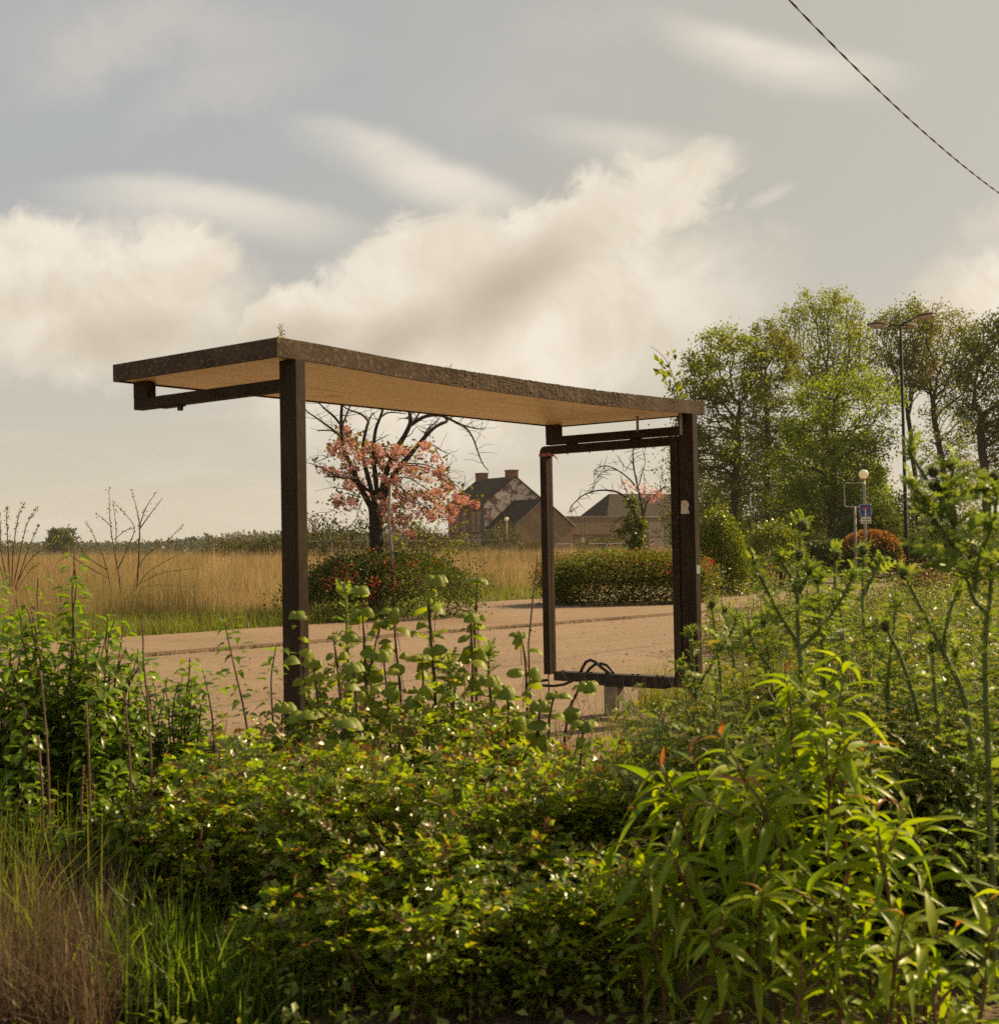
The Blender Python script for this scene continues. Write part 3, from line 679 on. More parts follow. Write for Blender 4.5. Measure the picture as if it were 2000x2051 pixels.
# SECTION:BUILT
# ------------------------------------------------------------------ shrubs and hedges
def lumpy(dirs, n=14, amp=0.3, power=6, seed=0):
    r = np.random.default_rng(seed); d0 = r.normal(size=(n, 3)); d0 /= np.linalg.norm(d0, axis=1, keepdims=True)
    a = r.uniform(-.4, 1, n)*amp
    return 1+(np.clip(dirs@d0.T, 0, 1)**power@a)
def bush_leaves(mb, c, r, n, tpls, scale, seed=0, shell=0.72, boxy=2.0, amp=0.25, up=0.5, flatbase=True, jit=0.0):
    u = unit(n)
    if flatbase: u[:, 2] = np.abs(u[:, 2])*np.where(rng.random(n) < .72, 1, -0.95)
    # superellipsoid radius
    p = boxy; rad = (np.sum(np.abs(u)**p, 1))**(-1/p)
    rad = rad*lumpy(u, seed=seed, amp=amp)*(shell+(1-shell)*rng.random(n)**0.6)*(1+jit*rng.random(n)**6)
    P = np.asarray(c)+u*rad[:, None]*np.asarray(r)
    P = P[P[:, 2] > 0.01]; u = u[:len(P)] if len(P) == n else (P-np.asarray(c))/np.linalg.norm(P-np.asarray(c), axis=1, keepdims=True)
    k = len(P)
    ax = u+0.9*unit(k)+[0, 0, .25]; nr = u*0.6+[0, 0, up]+0.7*unit(k)
    scatter(mb, tpls, P, ax, nr, scale*rng.uniform(.6, 1.35, k))
    return P
def stems_in(mb, c, r, n, rad, seed=0, base_spread=0.25, k=5):
    for i in range(n):
        a = rng.uniform(0, 2*PI); b = np.array([c[0]+math.cos(a)*r[0]*base_spread*rng.random(), c[1]+math.sin(a)*r[1]*base_spread*rng.random(), -0.03+float(hgt(c[0], c[1]))])
        u = unit(1)[0]; u[2] = abs(u[2])+.25; u /= np.linalg.norm(u)
        t = np.asarray(c)+u*np.asarray(r)*0.8
        m_ = (b+t)/2+np.array([0, 0, .12*r[2]])
        pts = [(1-s)**2*b+2*s*(1-s)*m_+s*s*t for s in np.linspace(0, 1, 6)]
        mb.tube(pts, np.linspace(rad, rad*.35, 6), k, False)
L = {}
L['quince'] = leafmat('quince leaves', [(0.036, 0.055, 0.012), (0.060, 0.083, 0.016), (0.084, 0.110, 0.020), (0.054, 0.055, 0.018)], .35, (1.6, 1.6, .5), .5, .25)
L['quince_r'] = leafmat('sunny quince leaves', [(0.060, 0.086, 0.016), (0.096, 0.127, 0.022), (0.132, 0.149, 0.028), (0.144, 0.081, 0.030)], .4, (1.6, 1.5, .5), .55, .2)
L['red_fl'] = leafmat('coral red flowers', [(0.42, 0.05, 0.03), (0.5, 0.09, 0.05), (0.36, 0.05, 0.035)], .35, (1.2, 1, 1), .6, .3)
L['round'] = leafmat('clipped hedge leaves', [(0.082, 0.112, 0.014), (0.121, 0.152, 0.018), (0.179, 0.191, 0.025)], .42, (1.7, 1.6, .5), .4, .45)
L['dark'] = leafmat('dark hedge leaves', [(0.036, 0.054, 0.014), (0.052, 0.072, 0.016), (0.078, 0.090, 0.020)], .35, (1.5, 1.5, .6), .5, .35)
L['orange'] = leafmat('orange young leaves', [(0.24, 0.11, 0.03), (0.30, 0.15, 0.04), (0.19, 0.09, 0.03), (0.22, 0.15, 0.04)], .45, (1.3, 1.1, .7), .45, .4)
L['redbrown'] = leafmat('reddish small leaves', [(0.14, 0.055, 0.028), (0.09, 0.06, 0.025), (0.07, 0.075, 0.022), (0.18, 0.09, 0.035), (0.11, 0.05, 0.03)], .4, (1.3, 1.2, .7), .5, .35)
L['scrub'] = leafmat('hazy scrub leaves', [(0.057, 0.061, 0.022), (0.086, 0.088, 0.030), (0.063, 0.046, 0.022), (0.115, 0.110, 0.035)], .35, (1.3, 1.3, .6), .6, .3)
def shrub(name, c, r, n, mat, scale, label, cat='shrub', group=None, seed=0, tpls=(T_QUAD,), stems=7, srad=0.02, smat=None, **kw):
    c = np.array(c, float); z0 = float(hgt(c[0], c[1]))
    root = thing(name, (c[0], c[1], z0), label, cat, group)
    mb = MB(); bush_leaves(mb, (c[0], c[1], c[2]), r, n, list(tpls), scale, seed, **kw)
    f = part(mb, 'foliage', mat, root)
    mb = MB(); stems_in(mb, c, r, stems, srad, seed); part(mb, 'stems', smat or M['bark'], root)
    return root
def ptop(px, py, Z): return atZ(px, py, Z)[2]
# quince bush at the foot of the cherry
cx, cz = atZ(752, 1100, 26.6)[0], 26.6
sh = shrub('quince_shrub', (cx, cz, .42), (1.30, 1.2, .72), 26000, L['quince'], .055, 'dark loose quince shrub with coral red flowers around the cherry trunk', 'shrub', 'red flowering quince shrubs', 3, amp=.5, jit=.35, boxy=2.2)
mb = MB()
for k in range(26):
    u = unit(1)[0]; u[1] = -abs(u[1]); u[2] = abs(u[2])*.8+.1; u /= np.linalg.norm(u); c0 = np.array([cx, cz, .42])+u*np.array([1.32, 1.15, .8])*rng.uniform(1.1, 1.3)
    m_ = rng.integers(8, 30); scatter(mb, [T_QUAD], c0+rng.normal(0, .07, (m_, 3)), unit(m_), unit(m_), rng.uniform(.04, .07, m_))
part(mb, 'blossom', L['red_fl'], sh)
# long quince hedge on the pavement
hx = (atZ(1077, 1100, 31)[0]+atZ(1427, 1100, 31)[0])/2+.08
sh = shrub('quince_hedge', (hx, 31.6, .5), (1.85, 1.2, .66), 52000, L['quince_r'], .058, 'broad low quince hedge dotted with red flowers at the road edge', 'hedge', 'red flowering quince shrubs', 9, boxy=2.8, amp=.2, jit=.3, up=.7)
mb = MB()
for k in range(34):
    u = unit(1)[0]; u[1] = -abs(u[1])*.7; u[2] = abs(u[2])+.25; u /= np.linalg.norm(u); rad = (np.sum(np.abs(u)**3.2))**(-1/3.2)
    c0 = np.array([hx, 31.6, .5])+u*rad*np.array([1.85, 1.2, .66])*rng.uniform(1.03, 1.16)
    m_ = rng.integers(5, 20); scatter(mb, [T_QUAD], c0+rng.normal(0, .08, (m_, 3)), unit(m_), unit(m_), rng.uniform(.04, .065, m_))
part(mb, 'blossom', L['red_fl'], sh)
# clipped round bushes, orange bush, hedges to the right
def bx(px0, px1, pyt, Z): 
    x0, x1 = atZ(px0, 1100, Z)[0], atZ(px1, 1100, Z)[0]; return (x0+x1)/2, (x1-x0)/2, ptop((px0+px1)/2, pyt, Z)
for (p0, p1, pt, Z, n, mat, lab, sd) in [
    (1383, 1492, 1050, 35.5, 15000, 'round', 'clipped dome bush with yellow green top right of the shelter post', 4),
    (1500, 1612, 1053, 42, 13000, 'round', 'clipped dome bush behind the flowering thistles', 5)]:
    x, rx, zt = bx(p0, p1, pt, Z)
    shrub('dome_bush', (x, Z, .55), (rx, rx*.95, zt-.55), n, L[mat], .075, lab, 'bush', 'clipped dome bushes', sd, amp=.30, boxy=2.3, up=.8, srad=.03, jit=.16, shell=.62)
x, rx, zt = bx(1450, 1528, 1135, 36)
shrub('dome_bush', (x, 37.2, .4), (rx*1.4, .9, zt-.25), 9000, L['round'], .07, 'lower dome bush tucked against the taller yellow green one', 'bush', 'clipped dome bushes', 6, amp=.3, boxy=2.3, up=.8, jit=.2)
x, rx, zt = bx(1684, 1802, 1070, 46)
ob = shrub('orange_bush', (x, 46, .6), (rx, rx*.9, zt-.62), 11000, L['dark'], .085, 'rounded bush topped with bright orange young leaves below the blue sign', 'bush', None, 7, amp=.12, boxy=2.6, up=.8)
mb = MB(); u = unit(9000); u[:, 2] = np.abs(u[:, 2]); u = u[(u[:, 2] > .25) | (u[:, 0] > .45)]; rad = (np.sum(np.abs(u)**2.6, 1))**(-1/2.6)
P = np.array([x, 46, .6])+u*rad[:, None]*np.array([rx, rx*.9, zt-.62])*(1.0+.12*rng.random(len(u))[:, None]**2)
keep = rng.random(len(P)) < np.clip(.05+.9*(P[:, 2]-1.05), .06, .6)
P = P[keep]; scatter(mb, [T_QUAD], P, u[keep]*.5+[0, 0, .8]+.5*unit(len(P)), unit(len(P))+u[keep]*.5, rng.uniform(.06, .12, len(P)))
part(mb, 'young_leaves', L['orange'], ob)
for (p0, p1, pt, Z, lab, sd) in [(1806, 1925, 1068, 55, 'dark clipped hedge behind the tall lamp post', 11), (1915, 2060, 1080, 53, 'dark clipped hedge at the photo edge beyond the thistle', 12), (1600, 1700, 1085, 58, 'dark hedge piece between the dome bush and the orange bush', 13)]:
    x, rx, zt = bx(p0, p1, pt, Z); shrub('dark_hedge', (x, Z, .6), (rx*1.08, 1.5, zt-.6), 13000, L['dark'], .11, lab, 'hedge', 'dark hedges by the lamp post', sd, amp=.14, boxy=3, up=.7, srad=.04)
# reddish low shrubs on the near verge
for (p0, p1, pt, Z, lab, sd, am) in [(1795, 1900, 1150, 21, 'low reddish brown shrub behind the tall thistle', 21, .5), (1880, 2010, 1160, 24, 'reddish shrub at the photo edge in front of the kerb', 22, .5), (1745, 1850, 1205, 17, 'small reddish shrub rising from the weeds', 23, .5)]:
    x, rx, zt = bx(p0, p1, pt, Z); shrub('reddish_shrub', (x, Z, .25), (rx, .8, zt-.25), 7000, L['redbrown'], .05, lab, 'shrub', 'reddish verge shrubs', sd, amp=am, shell=.45, jit=.45, smat=M['twig'], srad=.012, stems=16)
# distant scrub in front of the house and along the field
for k, (p0, p1, pt, Z, n, lab) in enumerate([
    (600, 690, 1069, 88, 5000, 'low dark scrub bush at the back of the field beside the shelter post'), (665, 770, 1066, 96, 5000, 'yellowish scrub bush behind the cherry trunk'), (780, 900, 1062, 100, 6000, 'olive scrub bush left of the brick house'),
    (965, 1040, 1062, 128, 4500, 'spiky scrub bush growing against the brick arch'), (1030, 1085, 1090, 120, 3500, 'green scrub bush under the tan gable'), (1165, 1235, 1082, 118, 3500, 'small scrub bush behind the street barrier'), (880, 960, 1085, 110, 3500, 'low scrub bush under the house windows'),
    (430, 520, 1082, 105, 4500, 'scrub bush in the far corner of the field'), (500, 600, 1080, 98, 5000, 'scrub bush at the far field edge left of the shelter post')]):
    x, rx, zt = bx(p0, p1, pt, Z); z0 = float(hgt(x, Z))
    shrub('scrub_bush', (x, Z, z0+.5), (rx*1.1, 2.0, max(.7, zt-z0-.5)), n, L['scrub'], .17, lab, 'bush', 'scrub at the back of the field', 30+k, amp=.6, shell=.5, jit=.35, srad=.04)

# ------------------------------------------------------------------ trees right of the shelter
L['lime'] = leafmat('fresh lime leaves', [(0.119, 0.160, 0.018), (0.153, 0.203, 0.022), (0.202, 0.244, 0.030), (0.136, 0.147, 0.028)], .55, (1.6, 1.45, .4), .5, .3)
L['beech'] = leafmat('bright green leaves', [(0.099, 0.148, 0.014), (0.134, 0.186, 0.018), (0.181, 0.222, 0.024)], .55, (1.7, 1.6, .35), .5, .3)
L['olive'] = leafmat('olive young leaves', [(0.127, 0.156, 0.032), (0.169, 0.196, 0.040), (0.122, 0.122, 0.030)], .5, (1.4, 1.3, .5), .5, .3)
L['deep'] = leafmat('deep green leaves', [(0.053, 0.074, 0.016), (0.075, 0.095, 0.019), (0.105, 0.121, 0.024)], .4, (1.5, 1.5, .5), .5, .3)
L['copper'] = leafmat('copper young leaves', [(0.22, 0.07, 0.03), (0.16, 0.06, 0.03)], .4, (1.2, 1, .8), .5, .3)
def tree(name, base, trunk, crowns, n_leaf, mat, label, lsize, rtip=.02, ex=.46, bf=.45, spread=.45, seg=.9, extra=None, rmax=.6, start=.3, down=1.0, group='trees beyond the road', bark='bark_grey', follow=.35, per_node=3):
    z0 = float(hgt(base[0], base[1]))-0.1
    root = thing(name, (base[0], base[1], z0+.1), label, 'tree', group)
    tr = [np.array([base[0]+p[0], base[1]+p[1], z0+p[2]]) for p in trunk]
    fine = [tr[0]]
    for a_, b_ in zip(tr[:-1], tr[1:]):
        k = max(1, int(np.linalg.norm(b_-a_)/.8))
        for s in range(1, k+1): fine.append(a_+(b_-a_)*s/k+rng.normal(0, .03, 3)*(s < k))
    T = np.concatenate([ellipsoid_pts(n, np.array([base[0]+c_[0], base[1]+c_[1], z0+c_[2]]), r_, sh_) for (c_, r_, n, sh_) in crowns])
    nodes, par, term = skeleton(fine, T, bf, seg, .06, down, follow, start)
    r, cnt, ch = radii(par, len(nodes), rtip, ex, rmax)
    r[:len(fine)] = np.maximum(r[:len(fine)], np.linspace(r[0], r[len(fine)-1], len(fine)))
    r[0] *= 1.35
    mb = MB(); limbs(mb, nodes, par, r, cnt, ch); part(mb, 'trunk', M[bark], root, True)
    tips = np.where(cnt <= per_node)[0]; tips = tips[nodes[tips, 2] > z0+1.5]
    wt = rng.random(len(tips))**2.2; idx = rng.choice(tips, n_leaf, p=wt/wt.sum()); P = nodes[idx]+rng.normal(0, spread*.62, (n_leaf, 3))*np.array([1, 1, .7])*np.where(rng.random((n_leaf, 1)) < .3, 1.5, .9)
    # leaf clumps: leave gaps by dropping leaves in random cells
    cell = np.sin(P[:, 0]*2.1+P[:, 2]*1.3)*np.sin(P[:, 1]*1.7-P[:, 2]*1.9)
    P = P[(cell > -.45) | (rng.random(n_leaf) < .45)]
    mb = MB(); scatter(mb, [T_QUAD], P, unit(len(P)), unit(len(P))+[0, 0, .5], lsize*rng.uniform(.6, 1.4, len(P)))
    part(mb, 'crown', mat, root)
    if extra: 
        (c_, r_, n, em, nm) = extra
        P = ellipsoid_pts(n, np.array([base[0]+c_[0], base[1]+c_[1], z0+c_[2]]), r_, .1); mb = MB(); scatter(mb, [T_QUAD], P, unit(n), unit(n), lsize*rng.uniform(.5, 1.1, n)); part(mb, nm, em, root)
    return root
def pos(px, py, Z): p = atZ(px, py, Z); return p
def rel(px, py, Z, base): p = atZ(px, py, Z); return (p[0]-base[0], 0, p[2]-(float(hgt(base[0], base[1]))-.1))
def S(px, Z): return px/F*Z
# first lime, left of the group
Z = 78; b = pos(1474, 1090, Z)
tree('lime_tree', b, [(0, 0, 0), (-.1, 0, 3), rel(1478, 900, Z, b), rel(1480, 780, Z, b)],
     [(rel(1462, 745, Z, b), (S(88, Z), 2.6, S(100, Z)), 260, .55), (rel(1400, 800, Z, b), (S(62, Z), 2.0, S(100, Z)), 150, .3), (rel(1375, 900, Z, b), (S(45, Z), 1.8, S(60, Z)), 70, .2), (rel(1430, 900, Z, b), (S(75, Z), 2.2, S(70, Z)), 190, .2), (rel(1500, 960, Z, b), (S(95, Z), 2.4, S(60, Z)), 110, .2)], 22000, L['lime'],
     'broad lime tree nearest the shelter with low spreading boughs', .15, .016, .47, .35, .38, start=.28)
Z = 80; b = pos(1537, 1090, Z)
tree('lime_tree', b, [(0, 0, 0), (0, 0, 4), rel(1536, 860, Z, b), rel(1532, 740, Z, b)],
     [(rel(1545, 735, Z, b), (S(62, Z), 2.3, S(95, Z)), 230, .5), (rel(1530, 860, Z, b), (S(60, Z), 2.0, S(75, Z)), 150, .2)], 13500, L['olive'],
     'slim lime tree with olive leaves behind the broad one', .14, .015, .47, .5, .36, start=.3)
Z = 88; b = pos(1650, 1090, Z)
tree('lime_tree', b, [(0, 0, 0), (.1, 0, 4), rel(1652, 830, Z, b), rel(1655, 745, Z, b)],
     [(rel(1652, 680, Z, b), (S(98, Z), 3.2, S(105, Z)), 520, .6), (rel(1655, 780, Z, b), (S(85, Z), 2.6, S(60, Z)), 90, .3)], 15000, L['lime'],
     'tallest tree of the row, a fan of upright twigs with sparse leaves', .15, .013, .45, .72, .40, start=.42, down=1.6, seg=.6, follow=.38)
Z = 69; b = pos(1665, 1095, Z)
tree('beech_tree', b, [(0, 0, 0), (0, 0, 2), rel(1668, 900, Z, b), rel(1672, 800, Z, b)],
     [(rel(1690, 830, Z, b), (S(118, Z), 3.0, S(105, Z)), 330, .5), (rel(1650, 930, Z, b), (S(120, Z), 3.0, S(95, Z)), 300, .3), (rel(1640, 1010, Z, b), (S(110, Z), 2.8, S(50, Z)), 100, .3)], 30000, L['beech'],
     'bushy bright green tree in front of the tall limes', .13, .014, .47, .3, .42, start=.2)
Z = 84; b = pos(1840, 1090, Z)
tree('lime_tree', b, [(0, 0, 0), (-.1, 0, 4), rel(1828, 900, Z, b), rel(1812, 800, Z, b)],
     [(rel(1812, 700, Z, b), (S(72, Z), 2.8, S(100, Z)), 420, .55)], 10500, L['olive'],
     'thin fan shaped tree just behind the lamp post', .14, .013, .45, .72, .40, start=.36, down=1.4, seg=.6, follow=.38)
Z = 82; b = pos(1912, 1090, Z)
tree('lime_tree', b, [(0, 0, 0), (.0, 0, 3), rel(1892, 960, Z, b), rel(1872, 850, Z, b), rel(1862, 760, Z, b)],
     [(rel(1880, 700, Z, b), (S(85, Z), 2.8, S(98, Z)), 430, .55), (rel(1900, 850, Z, b), (S(70, Z), 2.4, S(80, Z)), 120, .4), (rel(1925, 960, Z, b), (S(85, Z), 2.4, S(60, Z)), 90, .3)], 12500, L['olive'],
     'leaning thin tree with coppery young leaves right of the lamp post', .14, .015, .46, .65, .42, start=.3, down=1.2, seg=.6, follow=.36,
     extra=(rel(1852, 742, Z, b), (S(42, Z), 1.5, S(26, Z)), 420, L['copper'], 'copper_leaves'))
Z = 74; b = pos(1985, 1090, Z)
tree('dark_tree', b, [(0, 0, 0), (-.2, 0, 3), rel(1965, 900, Z, b), rel(1965, 800, Z, b)],
     [(rel(1985, 760, Z, b), (S(78, Z), 3.2, S(135, Z)), 380, .4), (rel(2020, 880, Z, b), (S(60, Z), 2.5, S(90, Z)), 140, .3)], 16000, L['deep'],
     'dense dark green tree cut by the photo edge', .15, .018, .48, .35, .5, start=.3)
# understorey below the trees
for k, (p0, p1, pt, Z, n, mt, lab) in enumerate([(1360, 1470, 935, 92, 12000, 'olive', 'olive thicket bush under the broad lime tree'), (1450, 1590, 900, 95, 18000, 'deep', 'dark thicket bush under the slim lime tree'), (1560, 1700, 880, 94, 18000, 'deep', 'tall dark thicket bush behind the street sign frame'), (1680, 1800, 890, 92, 15000, 'beech', 'green thicket bush behind the globe lamp'), (1785, 1870, 990, 90, 7000, 'deep', 'low dark thicket bush behind the lamp post'), (1690, 1790, 1000, 66, 9000, 'deep', 'dark thicket bush behind the blue sign'), (1880, 1990, 1020, 92, 6000, 'olive', 'thin thicket bush behind the huge thistle'), (1400, 1500, 1010, 84, 7000, 'deep', 'low dark thicket bush behind the clipped domes'), (1520, 1640, 1010, 80, 8000, 'deep', 'low dark thicket bush at the foot of the bushy bright tree')]):
    x, rx, zt = bx(p0, p1, pt, Z); z0 = float(hgt(x, Z))
    shrub('thicket_bush', (x, Z, z0+1.2), (rx*1.2, 2.2, zt-z0-1.2), n, L[mt], .17, lab, 'bush', 'thicket bushes under the trees', 60+k, amp=.6, shell=.3, jit=.3, srad=.05, stems=9)

# ------------------------------------------------------------------ cherry and the small pruned tree
L['blossom'] = leafmat('pink double blossom', [(0.60, 0.31, 0.265), (0.68, 0.42, 0.36), (0.50, 0.22, 0.19), (0.64, 0.36, 0.31)], .45, (1.1, .95, .9), .7, .2)
L['cherry_leaf'] = leafmat('bronze cherry leaves', [(0.13, 0.11, 0.025), (0.17, 0.13, 0.03), (0.10, 0.11, 0.02)], .5, (1.5, 1.3, .4), .45, .4)
def blobs_of(mb, centres, rad, n_each, size):
    for c0 in centres:
        n = max(4, int(n_each*rng.uniform(.5, 1.4))); rr = rad*rng.uniform(.6, 1.25); u = unit(n)
        scatter(mb, [T_QUAD], c0+u*rr*rng.random((n, 1))**.4, u+.6*unit(n), unit(n), size*rng.uniform(.7, 1.3, n))
def polyz(pts, Z, dz=None):
    out = []
    for k, p in enumerate(pts):
        d = 0 if dz is None else dz*k/(len(pts)-1); out.append(atZ(p[0], p[1], Z+d))
    return np.array(out)
def zz2(x, y): return 580+x/4.069, 780+y/4.069
def smooth(pts, n=5):
    pts = np.asarray(pts, float)
    if len(pts) < 3: return pts
    P = np.concatenate([[2*pts[0]-pts[1]], pts, [2*pts[-1]-pts[-2]]]); out = []
    for i in range(1, len(P)-2):
        for u in np.linspace(0, 1, n, endpoint=False):
            out.append(.5*((2*P[i])+(-P[i-1]+P[i+1])*u+(2*P[i-1]-5*P[i]+4*P[i+1]-P[i+2])*u*u+(-P[i-1]+3*P[i]-3*P[i+1]+P[i+2])*u**3))
    out.append(pts[-1]); return np.array(out)
Zc = 27.2
base = atZ(*zz2(700, 1780), Zc)
CH = thing('cherry_tree', (base[0], base[1], 0), 'gnarled pink blossoming cherry tree with bare dead upper branches', 'tree')
mb = MB(); mB = MB()
bl_nodes = []
def branch(pts, r0, r1, dz=0.0, Z=Zc, twigs=0, tl=.35):
    r0 *= .84 if r0 > .12 else .66; r1 *= .9 if r0 > .12 else .7; twigs = int(twigs*1.6)
    p = smooth(polyz([zz2(*q) for q in pts], Z, dz), 6); mb.tube(p, np.linspace(r0, r1, len(p)), 6 if r0 > .03 else 4, False)
    for k in range(twigs):
        i = rng.integers(len(p)//4, len(p)); d = unit(1)[0]; d[2] = abs(d[2])*.6-.1; q = [p[i]]
        for s in range(4): d = d+unit(1)[0]*.45; d /= np.linalg.norm(d); q.append(q[-1]+d*tl*.28)
        mb.tube(q, np.linspace(max(r1*.6, .006), .003, 5), 3, False)
    return p
branch([(700, 2000), (705, 1500), (705, 1250), (700, 1050), (690, 950)], .20, .155)
branch([(690, 1000), (620, 880), (560, 760), (500, 620), (440, 480), (420, 300), (425, 130), (430, 60)], .12, .03, -.8, twigs=8)
branch([(430, 400), (380, 350), (300, 290), (215, 230), (140, 175), (110, 120)], .045, .012, -1.2, Zc-.5, 8)
branch([(425, 300), (360, 220), (290, 160), (240, 110), (190, 40)], .045, .012, -.6, Zc-.6, 6)
branch([(380, 350), (330, 335), (225, 335)], .03, .012, .5, Zc-.6, 2)
branch([(430, 290), (470, 190), (500, 110), (510, 40)], .035, .012, .6, Zc-.6, 4)
branch([(700, 950), (650, 760), (600, 560), (600, 440), (630, 300), (640, 260), (580, 200), (470, 160), (420, 110)], .09, .014, .8, twigs=7)
branch([(635, 280), (660, 220), (685, 190)], .03, .022, .2, Zc+.6, 2)
branch([(720, 900), (690, 640), (685, 480), (700, 330), (740, 220), (770, 120), (780, 40)], .09, .025, .3, twigs=8)
branch([(735, 230), (800, 190), (880, 190), (950, 200)], .03, .012, .3, Zc+.2, 4)
branch([(740, 900), (780, 700), (860, 500), (940, 370), (985, 260), (975, 180), (985, 60)], .11, .04, -.4, twigs=8)
branch([(985, 290), (1080, 230), (1160, 210), (1240, 215), (1340, 260), (1430, 310), (1490, 390), (1530, 500), (1570, 600), (1620, 665)], .06, .011, -1.0, Zc-.4, 12)
branch([(1380, 280), (1480, 310), (1590, 325)], .03, .01, .4, Zc-.7, 5)
branch([(990, 290), (1040, 220), (1060, 170), (1075, 90)], .04, .015, .3, Zc-.3, 4)
branch([(760, 900), (860, 680), (960, 560), (1090, 400), (1180, 310), (1280, 260), (1270, 240)], .11, .03, .7, twigs=8)
branch([(1090, 400), (1120, 330), (1200, 260), (1230, 215)], .035, .012, .3, Zc+.5, 5)
branch([(1100, 430), (1180, 460), (1290, 530)], .025, .01, .2, Zc+.4, 4); branch([(1180, 480), (1230, 560), (1255, 660), (1300, 665)], .02, .008, .2, Zc+.4, 3)
branch([(650, 830), (520, 740), (400, 715), (280, 712)], .05, .018, -.8, twigs=4)
branch([(560, 730), (420, 720), (300, 660), (190, 610), (110, 590)], .035, .006, -1.0, Zc-.4, 5); branch([(200, 600), (290, 560), (370, 540)], .012, .006, .2, Zc-1.2, 2)
branch([(580, 880), (480, 820), (340, 800)], .02, .006, -.6, twigs=4); branch([(590, 900), (560, 1000), (530, 1080)], .014, .005, -.5, twigs=3); branch([(570, 880), (450, 850), (400, 940), (310, 1010)], .018, .005, -.8, twigs=4)
# drooping blossom sprays on the right
drp = [[(800, 700), (960, 620), (1130, 650), (1260, 740), (1370, 820), (1420, 850)], [(830, 720), (960, 720), (1100, 800), (1230, 900), (1300, 1000), (1320, 1060)], [(800, 760), (900, 800), (980, 860), (1060, 920), (1160, 960)], [(780, 800), (860, 880), (930, 980), (940, 1060)], [(960, 600), (1130, 620), (1260, 700), (1330, 760), (1450, 860), (1530, 930)], [(770, 820), (800, 920), (830, 1020), (820, 1120), (850, 1160)], [(900, 780), (950, 900), (900, 1000), (930, 1150), (960, 1190)], [(820, 800), (960, 900), (1110, 960), (1150, 1040)]]
sprays = [branch(d, .022, .005, -.9*(-1)**k, Zc-.1*k, 9, .45) for k, d in enumerate(drp)]
part(mb, 'trunk', M['bark'], CH, True)
pk = [(400, 340), (455, 325), (440, 420), (350, 480), (400, 470), (480, 470), (520, 450), (530, 520), (560, 530), (430, 540), (580, 560), (360, 510), (490, 420), (510, 400), (610, 490), (650, 500), (640, 460), (720, 480), (740, 520), (790, 520), (830, 490), (880, 490), (920, 520), (960, 500), (900, 560), (860, 540), (700, 560), (740, 600), (600, 600), (660, 590), (460, 620), (500, 640), (470, 680), (490, 690), (540, 650), (260, 640), (300, 670), (340, 650), (370, 690), (1090, 460), (1130, 460), (1060, 530), (1180, 560), (480, 770), (470, 790), (540, 770), (590, 760), (570, 790), (640, 830), (400, 890), (390, 920), (375, 945), (490, 900), (500, 910), (530, 940), (480, 960), (740, 900), (715, 965), (760, 965), (740, 1040), (830, 1130), (850, 960), (930, 640), (980, 650), (1010, 690), (960, 700), (700, 700), (760, 720), (820, 760), (880, 740), (1040, 630), (1120, 640), (1190, 680), (1230, 720), (1260, 740), (1320, 790), (870, 860), (920, 880), (960, 840), (1010, 870), (1050, 830), (1090, 860), (1120, 880), (1160, 850), (1210, 830), (1250, 850), (1280, 800), (1180, 920), (1220, 950), (1100, 980), (1060, 990), (1000, 930), (950, 940), (900, 920), (910, 1040), (930, 1070), (890, 1050), (960, 1050), (1020, 1030), (1150, 1050), (1180, 1000), (1300, 960), (1330, 980), (1280, 1010), (1310, 1060), (1270, 1040), (930, 1140), (950, 1180), (990, 1200), (1350, 880), (1400, 890), (1440, 900), (1490, 915), (1520, 930), (1380, 910), (1340, 1000), (800, 1020), (830, 1060), (780, 940), (1140, 740), (1080, 700), (1240, 650), (850, 620), (780, 640)]
cen = [atZ(*zz2(x_+rng.normal(0, 6), y_+rng.normal(0, 6)), Zc+rng.normal(0, .45)) for x_, y_ in pk for _ in range(rng.integers(1, 3))]
mb = MB(); blobs_of(mb, cen, .085, 75, .043); part(mb, 'blossom', L['blossom'], CH)
mb = MB(); cl_ = np.repeat(np.array(cen), 7, 0)+rng.normal(0, .10, (len(cen)*7, 3))+[0, 0, .05]
scatter(mb, T_SMALL, cl_, unit(len(cl_))+[0, 0, .2], unit(len(cl_)), rng.uniform(.06, .13, len(cl_))); part(mb, 'leaves', L['cherry_leaf'], CH)
# pole beside it
p0 = atZ(785, 1100, 25.9); pt = atZ(771.7, 972, 25.9)
mb = MB(); mb.tube([(p0[0], p0[1], -.1), (p0[0], p0[1], 1.2), ((p0[0]+pt[0])/2+.0, p0[1], 2.0), (p0[0]-.01, p0[1], pt[2])], .032, 10)
PO = thing('sign_pole', (p0[0], p0[1], 0), 'bare grey metal pole in front of the cherry tree', 'pole')
part(mb, 'pole', M['galv_warm'], PO, True); mb = MB(); mb.tube([(p0[0]-.01, p0[1], pt[2]), (p0[0]-.01, p0[1], pt[2]+.03)], .036, 10); part(mb, 'cap', M['galv'], PO)
for hz in (1.05, .62): 
    mb = MB(); mb.tube([(p0[0], p0[1], hz), (p0[0], p0[1], hz+.04)], .037, 10); part(mb, 'band', M['galv'], PO)
